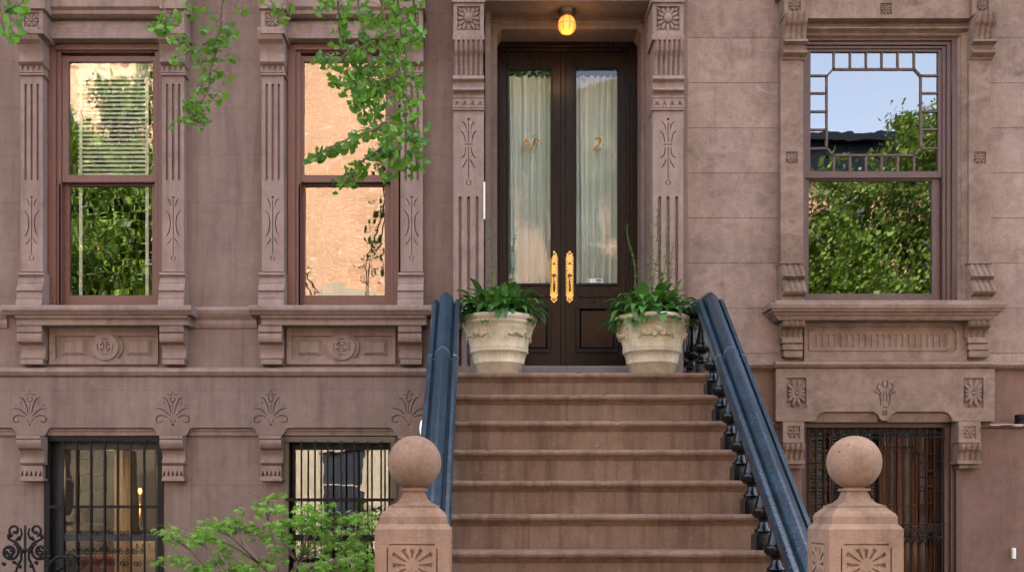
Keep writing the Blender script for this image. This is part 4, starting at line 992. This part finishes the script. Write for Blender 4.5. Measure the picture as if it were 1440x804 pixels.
def hosta(cx, d, label, seed, tall):
    T = thing('hosta_plant', label, 'plant', (cx, d-9, 2.95), 'hostas growing in the stone planters')
    rnd = random.Random(seed); z0 = 2.93
    mb = MB()
    for i in range(240):
        a = rnd.uniform(0, 2*pi); el = rnd.uniform(.1, 1.5); r0 = rnd.uniform(.01, .17); b0 = Vector((cx+cos(a)*r0, d-9+sin(a)*r0, z0+rnd.uniform(0, .03)))
        st = rnd.uniform(.07, .20)*(.75+.25*sin(el)); dr = Vector((cos(a)*cos(el), sin(a)*cos(el), sin(el))); b1 = b0+dr*st
        mb.tube([b0, b1], .003, 4); leaf(mb, b1, Vector((dr.x, dr.y, dr.z*.75)), rnd.uniform(.10, .16), rnd.uniform(.055, .088), rnd.uniform(1.3, 2.4), n=7)
    mb.build('foliage', M_leafH, T, fixn=False)
    mb = MB()
    for i in range(18):
        a = rnd.uniform(0, 2*pi); b1 = Vector((cx-.02+cos(a)*.04, d-9-.06+sin(a)*.04, z0+.17)); leaf(mb, b1, Vector((cos(a)*.7, sin(a)*.7, .8)), rnd.uniform(.09, .13), .055, rnd.uniform(.7, 1.5))
    mb.build('young_foliage', M_leafY, T, fixn=False)
    for (px, py, bx) in tall:
        s = MB(); top = W(px, py, d-.05); bot = Vector((cx+bx, d-9, z0+.05)); n = 12
        pts = [bot.lerp(top, i/n)+Vector((.012*sin(i*.9+seed), .01*cos(i), 0)) for i in range(n+1)]
        s.tube(pts, .006, 5, .0025)
        for i in range(3):
            p = pts[3+i*1]; a = rnd.uniform(0, 2*pi) if i else pi*rnd.choice([0, 1])+.2; leaf(s, p, (cos(a), sin(a)*.4, .9), rnd.uniform(.07, .12), .022, 2.0)
        for i in range(6, n+1):
            for q in range(5):
                p = pts[i-1].lerp(pts[i], rnd.random()); a = rnd.uniform(0, 2*pi); rr = .022*(1.25-i/n)
                leaf(s, p, (cos(a), sin(a)*.8, .5), rr*1.5+.012, .014, 1.2, n=3)
        s.build('flower_stalk', M_stalk, T, fixn=False)
    return T
planter(WX(701.5, 8.2), 8.2, 'mottled cream stone planter left of the door, beside the left balustrade', 5)
planter(WX(917, 8.2), 8.2, 'mossy cream stone planter right of the door, before the right balustrade', 1)
hosta(WX(701.5, 8.2), 8.2, 'bushy hosta with a bright young leaf cluster in the planter left of the door', 3, [(690, 300, -.03), (723, 330, .07)])
hosta(WX(917, 8.2), 8.2, 'full hosta with several tall flower stalks in the planter right of the door', 8, [(882, 315, -.08), (916, 290, -.02), (928, 283, .0), (942, 305, .04), (948, 345, .08)])

# ================================================================== SMALL FITTINGS
T = thing('ceiling_light', 'lit amber glass globe in a bronze mount above the front door', 'lamp', W(797, 20, 9.0))
lx = WX(797, 9.0); zc = WZ(2, 8.82)
mb = MB(); ly = -.02
zs_ = WZ(8, 9.0)
mb.lathe([(.02, zs_+.06), (.088, zs_+.06), (.09, zs_-.012), (.07, zs_-.03), (.068, zs_-.075), (.06, zs_-.09), (.03, zs_-.09)], lx, ly, 32); mb.build('mount', M_bronze, T)
zg = WZ(37, 9.0); mb = MB(); R = .073
mb.lathe([(R*sin(pi*(1-j/20)), zg+R*1.05*cos(pi*(1-j/20))) for j in range(0, 20)], lx, ly, 32); mb.build('globe', emit('lit_amber_globe', (1.0, .38, .06), .11), T)
mb = MB()
for q in range(4):
    a = q*pi/4+.25; pts = [Vector((lx+R*1.02*sin(t)*cos(a), ly+R*1.02*sin(t)*sin(a), zg-R*1.07*cos(t))) for t in [i*2*pi/24 for i in range(25)]]; mb.tube(pts, .002, 4)
mb.tube([Vector((lx+R*1.02*cos(a), ly+R*1.02*sin(a), zg)) for a in [i*2*pi/24 for i in range(25)]], .002, 4)
mb.build('cage', M_bronze, T)
pl_ = bpy.data.lights.new('globe_glow', 'POINT'); pl_.energy = .38; pl_.color = (1, .55, .18); pl_.shadow_soft_size = .08
po = bpy.data.objects.new('globe_glow', pl_); C.objects.link(po); po.parent = T; po.location = Vector((lx, ly-.02, zg-.10))-T.location

mb = MB(); mb.pbox(679.8, 256, 682.3, 308, 8.80, .012); o = mb.build('draught_strip', M_white, origin=W(681, 308, 8.8)); tag(o, 'thin white strip hanging on the inner edge of the left door pilaster', 'strip')
mb = MB(); mb.pbox(1424, 770, 1429, 785, 8.97, .03); mb.pbox(1425, 772, 1428, 777, 8.965, .01); o = mb.build('wall_sensor', M_white, origin=W(1426, 785, 8.97), bevel=.003); tag(o, 'small cream box fixed low on the right house wall', 'wall box')
mb = MB(); mb.pbox(1433, 582, 1443, 596, 8.85, .08); mb.blob((WX(1436, 8.84), -.16, WZ(589, 8.84)), .012, .02, .012); o = mb.build('security_camera', M_blackp, origin=W(1438, 589, 8.85), bevel=.006); tag(o, 'small black camera on the right house above the string course', 'camera')
mb = MB(); mb.tube([W(1392+i*5, 597+.5*sin(i), 8.83) for i in range(12)], .006, 6); mb.tube([W(1425+i*3, 598, 8.82) for i in range(5)], .012, 6); o = mb.build('cable', paint('pale_cable', (.42, .26, .2), .5), origin=W(1420, 597, 8.83)); tag(o, 'pale cable clipped along the right house below the black camera', 'cable')
mb = MB(); mb.blob(W(595.5, 602, 8.75), .03, .05, .075, 14, 8)
# lantern glow seen beside the left rail
T = thing('wall_lantern', 'small pale glowing lantern on the wall behind the left balustrade', 'lamp', W(592, 606, 8.8))
mb.build('globe', emit('lantern_glass', (1, .9, .6), .12), T)
mb = MB(); mb.pbox(588, 612, 597, 616, 8.72, .2); mb.build('bracket', M_bronze, T)

# things in the left basement room
T = thing('armchair', 'orange red chair back inside the left basement window', 'chair', W(140, 960, 9.9))
mb = MB(); d = 9.8; mb.prism([(WX(a, d), WZ(b_, d)) for a, b_ in ((104, 960), (104, 800), (112, 785), (130, 776), (150, 776), (162, 788), (168, 815), (172, 960))], .8, .9)
mb.build('backrest', paint('orange_upholstery', (.28, .045, .015), .8, .2, .1), T, bevel=.03)
mb = MB(); mb.box(WX(104, 9.8), WX(172, 9.8), .6, .9, 0.05, .45); mb.build('seat', paint('dark_orange_upholstery', (.3, .07, .03), .8, .2, .1), T, bevel=.02)
T = thing('table_lamp', 'small lit gold lamp inside the left basement window', 'lamp', W(197, 740, 10.4))
mb = MB(); c = W(197, 690, 10.4); mb.lathe([(.03, c.z-.35), (.01, c.z-.3), (.01, c.z-.03)], c.x, c.y, 10); mb.build('stem', M_brass, T)
mb = MB(); mb.blob(c, .02, .02, .03); mb.build('bulb', emit('warm_bulb', (1, .6, .2), .2), T)
pl2 = bpy.data.lights.new('room_glow', 'POINT'); pl2.energy = 1.6; pl2.color = (1, .62, .3); pl2.shadow_soft_size = .1
po2 = bpy.data.objects.new('room_glow', pl2); C.objects.link(po2); po2.parent = T; po2.location = Vector((-.1, -.25, .45))
def inroom(name, label, cat, fn, m):
    mb = MB(); fn(mb); o = mb.build(name, m, origin=(mb.v[0])); tag(o, label, cat); return o
inroom('picture', 'small framed picture on the back wall of the left basement room', 'picture', lambda m_: (m_.pbox(100, 660, 122, 700, 11.5, .03), m_.pbox(103, 663, 119, 697, 11.48, .02)), paint('picture_dark', (.05, .04, .03), .4, .3))
inroom('bookcase', 'tall dark bookcase at the left of the left basement room', 'bookcase', lambda m_: [m_.pbox(92, 630, 112, 960, 11.2, .3)]+[m_.pbox(112, y, 136, y+3, 11.2, .3) for y in range(640, 940, 24)], paint('dark_shelf', (.09, .045, .02), .4, .3))
inroom('curtain', 'pale gold curtain hanging in the left basement window', 'curtain', lambda m_: m_.add([(WX(160+i*1.2, 9.5), .5+.02*sin(i*1.1), WZ(y, 9.5)) for y in (632, 940) for i in range(22)], [(i, i+1, 22+i+1, 22+i) for i in range(21)], True), paint('gold_curtain', (.55, .38, .18), .8, .1))
inroom('stove', 'white appliance with dark knobs low in the left basement room', 'appliance', lambda m_: (m_.pbox(178, 760, 218, 960, 10.6, .4), [m_.blob(W(184+i*8, 764, 10.58), .012, .02, .012) for i in range(4)]), paint('appliance_white', (.55, .52, .48), .3, .1))

# ================================================================== IRON FENCE (lower left)
T = thing('iron_fence', 'ornate black wrought iron fence with scrolls at the lower left', 'fence', (WX(35, 5.2), 5.2-9, 0))
df = 5.2; yf = df-9; kk = df/F
def Sx(px, py): return Vector((WX(px, df), yf, WZ(py, df)))
def spir(cx, cy, r0, r1, a0, turns, mir=None, n=26):
    pts = []
    for i in range(n+1):
        t = i/n; a = a0+turns*2*pi*t; r = r0+(r1-r0)*t; x = cx+r*cos(a); y = cy+r*sin(a)
        if mir is not None: x = 2*mir-x
        pts.append(Sx(x, y))
    return pts
mb = MB(); mb.tube([Sx(35.3, 738), Sx(35.3, 1200)], .006, 6); mb.box(-4.5, WX(118, df), yf-.012, yf+.012, WZ(900, df), WZ(892, df)); mb.box(-4.5, WX(118, df), yf-.012, yf+.012, .1, .13)
for i in range(9): mb.tube([Sx(-40+i*19, 895), Sx(-40+i*19, 1160)], .008, 6)
mb.build('post', M_iron, T)
mb = MB(); cxm = 35.3
for mir in (None, cxm):
    mb.tube(spir(20.5, 745, 8.5, 2, .6*pi, .95 if 0 else -1.3 if 0 else 1.1, mir), .006, 6)
    mb.tube([Sx((x if mir is None else 2*cxm-x), y) for x, y in ((29, 742), (31, 750), (28, 757), (22, 759))], .005, 6)
    mb.tube(spir(14, 775, 13, 3.5, -.35*pi, 1.55, mir), .007, 6)
    mb.tube([Sx((x if mir is None else 2*cxm-x), y) for x, y in ((12, 752), (12, 757), (18, 760), (24, 763), (30, 772), (30, 785), (24, 797), (20, 812), (26, 830))], .006, 6)
    mb.tube(spir(20, 812, 9, 2.5, .2*pi, 1.4, mir), .006, 6)
    for (x, y) in ((21, 748), (12, 753), (10, 769), (16, 773), (14, 781), (20, 790), (26, 756), (30, 774), (9, 776), (27, 795), (22, 805), (5, 792)):
        xx = x if mir is None else 2*cxm-x
        mb.blob(Sx(xx, y), .011, .012, .008, 7, 5, rot=random.uniform(0, 3)); mb.blob(Sx(xx+1.5, y+1), .006, .012, .010, 7, 5, rot=random.uniform(0, 3))
mb.blob(Sx(35.3, 773), .014, .012, .009)
mb.build('scroll', M_iron, T)
mb = MB()
ring_ = [Sx(88+21*cos(a), 804+22*sin(a)) for a in [2*pi*i/40 for i in range(41)]]
mb.tube(ring_, .0075, 6); mb.tube([Sx(x, y) for x, y in ((62, 782), (68, 786), (72, 795))], .006, 6)
mb.tube(spir(100, 786, 9, 3, pi, .8), .006, 6); mb.tube([Sx(x, y) for x, y in ((90, 782), (97, 789), (106, 788), (110, 782))], .006, 6)
for (x, y) in ((83, 800), (86, 797), (80, 806), (90, 806), (110, 782), (68, 782)): mb.blob(Sx(x, y), .013, .014, .01, 8, 5, rot=random.uniform(0, 3))
mb.build('ring_scroll', M_iron, T)

# ================================================================== JAPANESE MAPLE
rm = random.Random(21)
dM = 6.5
T = thing('japanese_maple', 'small bright green maple shrub growing below the second basement window', 'shrub', (WX(400, dM), dM-9, 0))
pads = [(262, 744, 42, 9), (300, 735, 45, 9), (340, 742, 45, 10), (372, 712, 34, 8), (366, 696, 24, 5), (330, 730, 35, 8), (395, 730, 40, 10), (392, 752, 46, 12), (430, 738, 40, 10), (455, 722, 38, 8), (440, 712, 26, 6), (485, 724, 34, 9), (470, 745, 36, 10), (512, 722, 26, 8), (510, 742, 28, 10), (415, 765, 34, 8), (300, 768, 26, 6), (252, 784, 30, 7), (270, 796, 34, 7), (300, 788, 26, 8), (318, 800, 34, 8), (350, 797, 36, 8), (375, 790, 34, 9), (500, 768, 34, 11), (516, 760, 20, 10), (478, 784, 40, 10), (505, 798, 34, 10), (440, 796, 34, 9), (240, 748, 20, 5), (480, 765, 30, 8), (520, 790, 18, 12), (290, 752, 34, 6)]
for i in range(22): pads.append((rm.uniform(250, 520), rm.uniform(812, 930), rm.uniform(25, 45), rm.uniform(8, 14)))
br = MB(); base = Vector((WX(395, dM), dM-9, 0)); fol = MB()
forks = [W(365, 792, dM), W(390, 775, dM), W(460, 800, dM+.1), W(420, 790, dM-.1), W(320, 830, dM)]
for f in forks:
    n = 8; br.tube([base.lerp(f, i/n)+Vector((.03*sin(i*1.3), .03*cos(i*1.7), 0)) for i in range(n+1)], .016, 7, .007)
def palm(mb, c, nrm_yaw, size, tilt):
    """seven-lobed leaf, drooping"""
    lobes = 7; vs = [Vector((0, 0, 0))]; fs = []
    for i in range(lobes):
        a = (i-3)*.62; L_ = size*(1-.11*abs(i-3)); w_ = size*.13
        dx, dy = cos(a), sin(a); px_, py_ = -dy, dx; dz = -.25*size
        o = len(vs)
        vs += [Vector((dx*L_*.5+px_*w_, dy*L_*.5+py_*w_, dz*.15)), Vector((dx*L_, dy*L_, dz)), Vector((dx*L_*.5-px_*w_, dy*L_*.5-py_*w_, dz*.15))]
        fs.append((0, o, o+1, o+2))
    R = Euler((tilt*rm.uniform(-1, 1), rm.uniform(.1, .9), nrm_yaw)).to_matrix()
    mb.add([R @ v+c for v in vs], fs)
for (px, py, hw, hh) in pads:
    dd_ = dM+rm.uniform(-.45, .45); k = dd_/F; c = W(px, py, dd_); f = min(forks, key=lambda q: (q-c).length)
    mid = f.lerp(c, .55)+Vector((rm.uniform(-.05, .05), rm.uniform(-.05, .05), rm.uniform(-.05, .03))); br.tube([f, f.lerp(mid, .5), mid, mid.lerp(c, .6)+Vector((0, 0, .01)), c], .006, 5, .002)
    twigs = []
    for q in range(7):
        e = c+Vector((rm.uniform(-1, 1)*hw*k, rm.uniform(-1, 1)*.18, rm.uniform(-.9, .9)*hh*k)); st_ = mid.lerp(c, rm.uniform(.3, 1)); br.tube([st_, st_.lerp(e, .5)+Vector((0, 0, .012)), e], .0022, 4, .001); twigs.append((st_, e))
    for q in range(int(hw*hh*.075)+15):
        a_, b_ = rm.choice(twigs); t = rm.uniform(.35, 1.05); p = a_.lerp(b_, t)+Vector((rm.uniform(-.04, .04), rm.uniform(-.04, .04), rm.uniform(-.022, .018)))
        palm(fol, p, rm.uniform(0, 2*pi), rm.uniform(.026, .041), .5)
br.build('trunk', M_bark2, T); fol.build('foliage', M_leafM, T, fixn=False)

# ================================================================== GINKGO over the pavement
rg = random.Random(5)
T = thing('ginkgo_tree', 'ginkgo branches with fan shaped leaves hanging down across the second window', 'tree', (-.6, -11.6, 0))
fol = MB(); br = MB()
def fan(mb, c, direc, size):
    """fan-shaped leaf with a notch, on a petiole"""
    direc = direc.normalized(); sd = direc.cross(Vector((rg.uniform(-.6, .6), -1, rg.uniform(-.6, .6)))).normalized(); up = sd.cross(direc)
    c2 = c+direc*size*.7; mb.tube([c, c2], .0012, 3)
    n = 10; vs = [c2]; cu = rg.choice((-1, 1))*rg.uniform(.05, .25); no = rg.random() < .5; wd_ = rg.uniform(.8, 1.12)
    for i in range(n+1):
        t = -1+2*i/n; a = t*wd_; r = size*(1-.12*t*t)*(.80 if no and i == 5 else 1)
        vs.append(c2+direc*r*cos(a)+sd*r*sin(a)+up*size*cu*(t*t))
    mb.add(vs, [(0, i+1, i+2) for i in range(n)])
def spray(pts, d0_, d1_, spread, nleaf, size=.033, r0=.006, dense=None):
    nleaf = int(nleaf*1.45)
    P = [W(p[0], p[1], d0_+(d1_-d0_)*i/(len(pts)-1)) for i, p in enumerate(pts)]
    Q = []
    for i in range(len(P)-1):
        for k_ in range(4): Q.append(P[i].lerp(P[i+1], k_/4)+Vector((rg.uniform(-.008, .008), rg.uniform(-.008, .008), 0)))
    Q.append(P[-1]); br.tube(Q, r0, 5, .002); n = 0
    while n < nleaf:
        i = rg.randrange(len(Q)-1); p = Q[i].lerp(Q[i+1], rg.random()); a = rg.uniform(0, 2*pi); sp = spread*rg.random()
        e = p+Vector((cos(a)*sp, sin(a)*sp, rg.uniform(-.35, .15)*sp))
        br.tube([p, p.lerp(e, .6)+Vector((0, 0, .01)), e], .0018, 4, .001)
        m = rg.choice((2, 3, 4, 5))
        for j in range(m):
            dv = Vector((rg.uniform(-1, 1), rg.uniform(-1, 1), rg.uniform(-1.3, .25))); fan(fol, e+Vector((rg.uniform(-.012, .012),)*3), dv, size*rg.uniform(.6, 1.08))
        n += m
spray([(10, -60), (12, -10), (14, 30)], 4.7, 4.8, .07, 26, .037); spray([(0, -40), (0, 20), (12, 60)], 4.5, 4.6, .05, 16, .037); spray([(40, -60), (34, -20), (30, 5)], 4.7, 4.7, .04, 8, .037)
spray([(328, -60), (310, 30), (300, 85), (288, 140), (262, 180)], 5.0, 5.2, .085, 115, .029); spray([(306, 55), (285, 62), (262, 75), (245, 82)], 5.1, 5.0, .04, 14, .030)
spray([(228, -60), (226, -10), (236, 25), (222, 40)], 4.9, 4.9, .06, 26, .033); spray([(258, -50), (262, -10), (272, 24)], 5.2, 5.2, .05, 14, .030); spray([(345, -60), (340, -20), (330, 10)], 5.0, 5.0, .05, 20, .029); spray([(410, -60), (404, -20), (396, 12)], 5.1, 5.1, .04, 14, .029); spray([(284, 90), (262, 60), (246, 55)], 5.2, 5.2, .04, 14, .03)
spray([(366, -60), (372, -10), (388, 10), (398, 34)], 5.1, 5.1, .04, 16, .030)
big = [([(470, -60), (476, 10), (482, 70), (496, 120)], 58, .09), ([(500, -60), (508, 30), (520, 100), (535, 160), (545, 215)], 120, .11), ([(530, -60), (540, 20), (548, 80), (560, 130)], 110, .10), ([(556, -60), (562, 20), (570, 80), (568, 140), (575, 190)], 90, .09),
       ([(580, -60), (584, 20), (578, 60)], 30, .07), ([(572, 130), (582, 180), (586, 215), (582, 240)], 46, .055), ([(545, 170), (520, 185), (490, 195), (460, 208), (442, 222)], 44, .05), ([(540, 205), (515, 225), (490, 243), (474, 262)], 42, .045),
       ([(548, 200), (556, 225), (545, 250)], 34, .045), ([(500, 60), (478, 85), (460, 75), (450, 80)], 22, .05), ([(496, 100), (508, 145), (530, 190)], 50, .06), ([(450, -60), (456, -20), (462, 12)], 24, .06), ([(520, 60), (500, 110), (486, 128)], 24, .05)]
for pts, n, sp in big: spray(pts, 5.1+rg.uniform(-.3, .2), 5.3+rg.uniform(-.2, .3), sp, int(n*1.4), .029, .006)
# limbs back to the trunk
top = Vector((-.6, -11.6, 0))
def limb(a, b, r0, r1, sag=.35, lv=0):
    n = 10; pts = [a.lerp(b, i/n)+Vector((.05*sin(i*1.9), 0, sag*sin(pi*i/n))) for i in range(n+1)]; br.tube(pts, r0, 8, r1)
    for i in range(lv):
        q = rg.randrange(2, n); p = pts[q].lerp(pts[q-1], rg.random()); e = p+Vector((rg.uniform(-.15, .15), rg.uniform(-.15, .15), rg.uniform(-.2, .1))); br.tube([p, e], .002, 4, .001)
        for j in range(4): fan(fol, e, Vector((rg.uniform(-1, 1), rg.uniform(-1, 1), rg.uniform(-1.1, .4))), .033*rg.uniform(.7, 1.1))
    return pts
hub = Vector((-.6, -11.2, 7.6)); knee = Vector((-.9, -5.2, 7.6)); hub2 = Vector((-.6, -11.4, 9.4)); knee2 = Vector((-4.2, -5.0, 9.2))
tr = MB(); tr.tube([top+Vector((.03*sin(i), .03*cos(i*1.3), 9.7*i/12)) for i in range(13)], .17, 12, .07); tr.build('trunk', M_bark, T)
limb(hub, knee, .07, .03, .35, 30); limb(hub2, knee2, .05, .02, .3, 30)
for px in (470, 500, 530, 556, 580, 450): limb(knee, W(px, -60, 5.15), .015, .006, .1, 10)
for px, dd_ in ((12, 4.7), (0, 4.5), (40, 4.7)): limb(knee2, W(px, -60, dd_), .012, .006, .15, 10)
for px, dd_ in ((328, 5.0), (228, 4.9), (258, 5.2), (366, 5.1)): limb(knee, W(px, -60, dd_), .012, .006, .15, 60)
br.build('branch', M_bark2, T); fol.build('foliage', M_leafG, T, fixn=False)

# ================================================================== ACROSS THE STREET (seen in the glass)
def far_house(name, label, x0, x1, h, m, cols, floors, cornice_m, base_h=4.6, arch=False):
    T = thing('row_house', label, 'house', ((x0+x1)/2, -28, 0), 'row houses across the street')
    y = -28; mb = MB(); mb.box(x0, x1, y-9, y, base_h, h); mb.build('wall', m, T)
    mb = MB(); mb.box(x0, x1, y-9, y+.06, 0, base_h); mb.build('ground_floor_wall', M_lime, T)
    mb = MB(); mb.box(x0-.05, x1+.05, y-.2, y+.75, h-.15, h+.1); mb.box(x0, x1, y, y+.45, h-1.1, h-.15)
    for i in range(int((x1-x0)/.8)): mb.box(x0+.3+i*.8, x0+.5+i*.8, y, y+.5, h-.6, h-.15)
    mb.build('cornice', cornice_m, T)
    for cx in cols:
        for (z0_, z1_, w_) in floors:
            yy = y+.06 if z1_ < base_h else y
            f = MB(); w2 = w_/2
            f.box(cx-w2-.12, cx+w2+.12, yy-.02, yy+.12, z1_, z1_+.28); f.box(cx-w2-.15, cx+w2+.15, yy-.02, yy+.18, z0_-.15, z0_); f.box(cx-w2-.1, cx-w2, yy-.02, yy+.06, z0_, z1_); f.box(cx+w2, cx+w2+.1, yy-.02, yy+.06, z0_, z1_); f.box(cx-w2, cx+w2, yy-.02, yy+.05, (z0_+z1_)/2-.03, (z0_+z1_)/2+.03)
            if arch and z1_ > 7:
                n = 14; f.prism([(cx+(w2+.5)*cos(pi*i/n), z1_+.1+.55*sin(pi*i/n)) for i in range(n+1)], yy, yy+.2)
            wn_ = f.build('window', M_lime, T); p = MB(); p.box(cx-w2, cx+w2, yy+.002, yy+.02, z0_, z1_); p.build('pane', M_wing, wn_)
    return T
FL = [(1.4, 3.6, 1.2), (5.6, 8.0, 1.2), (9.4, 11.6, 1.1), (12.9, 14.8, 1.1)]
far_house('', 'tall orange brick row house across the street, leftmost in the glass', -18.5, -9.3, 17.8, M_brickO, (-16.8, -14.2, -9.9), FL, M_cornice)
far_house('', 'tall plain orange house with arched cream window heads across the street', -9.3, -1.0, 18.6, M_brickO, (-8.3, -4.7, -1.9), [(1.2, 3.5, 1.3), (6.0, 8.35, 1.3)], M_cornice, arch=True)
far_house('', 'middle orange brick row house across the street behind the trees', -1.0, 7.4, 15.5, M_brickO, (.4, 3.2, 6.0), FL[:3], M_cornice)
far_house('', 'lower brick row house with a dark cornice across the street, rightmost in the glass', 7.4, 19.5, 13.6, M_brickR, (9, 12, 15, 18), FL[:3], M_cornice)
def street_tree(x, y, h, crowns, label, seed, nl=9000):
    T = thing('street_tree', label, 'tree', (x, y, 0), 'street trees on the far pavement'); rt = random.Random(seed)
    tr = MB(); tr.tube([Vector((x+.08*sin(i), y, h*.62*i/8)) for i in range(9)], .2, 10, .1); fo = MB()
    tot = sum(c[3]**3 for c in crowns)
    for (cx, cy, cz, r) in crowns:
        c = Vector((cx, cy, cz)); tr.tube([Vector((x, y, h*.4)), Vector((x, y, h*.4)).lerp(c, .5)+Vector((0, 0, .3)), c], .08, 6, .02)
        clumps = [c+Vector((rt.gauss(0, 1), rt.gauss(0, 1), rt.gauss(0, .9))).normalized()*r*rt.uniform(.35, 1) for _ in range(int(26*r))]
        for q in range(int(nl*r**3/tot)):
            k_ = rt.choice(clumps); p = k_+Vector((rt.gauss(0, .26), rt.gauss(0, .26), rt.gauss(0, .2)))*min(1.3, r*.55); s_ = rt.uniform(.045, .10)
            a = Vector((rt.gauss(0, 1), rt.gauss(0, 1), rt.gauss(0, 1))).normalized(); b_ = a.orthogonal().normalized(); e = a.cross(b_)
            fo.add([p-b_*s_, p+e*s_*.5, p+b_*s_, p-e*s_*.5], [(0, 1, 2, 3)])
    tr.build('trunk', M_bark, T); fo.build('crown', M_leafT, T, fixn=False); return T
street_tree(-8.9, -18.9+.0, 12, [(-9.6, -18.5, 7.5, 2.0), (-8.2, -18.9, 8.6, 1.8), (-9.3, -19, 10.6, 1.5), (-10.3, -18.8, 9.4, 1.6), (-8.2, -18.5, 6.4, 1.6), (-10.2, -18.5, 6.2, 1.7), (-9.0, -19, 12.0, .9)], 'leafy street tree before the leftmost far house', 1, 44000)
street_tree(2.4, -19, 11, [(1.0, -19, 10.3, 1.5), (.8, -19, 12, 1.2), (2.9, -19, 9.9, 1.5), (3.6, -19, 7.6, 1.5), (1.8, -19, 6.0, 1.3)], 'leafy street tree opposite the front door', 2, 20000)
street_tree(9.9, -19, 12, [(8.8, -19, 6.6, 1.9), (10.2, -19, 7.6, 1.9), (11.0, -18.8, 9.4, 1.5), (8.4, -18.9, 7.9, 1.1), (10.2, -18.5, 5.4, 1.9), (11.3, -19, 6.8, 1.6), (8.2, -18.6, 5.2, 1.5), (7.0, -18.7, 6.2, 1.4), (7.9, -18.7, 7.6, 1.2), (8.1, -18.9, 9.0, 1.25), (7.4, -18.6, 5.0, 1.4), (10.9, -19, 10.7, 1.3), (9.9, -19, 9.0, 1.2)], 'leafy street tree before the rightmost far house', 3, 54000)
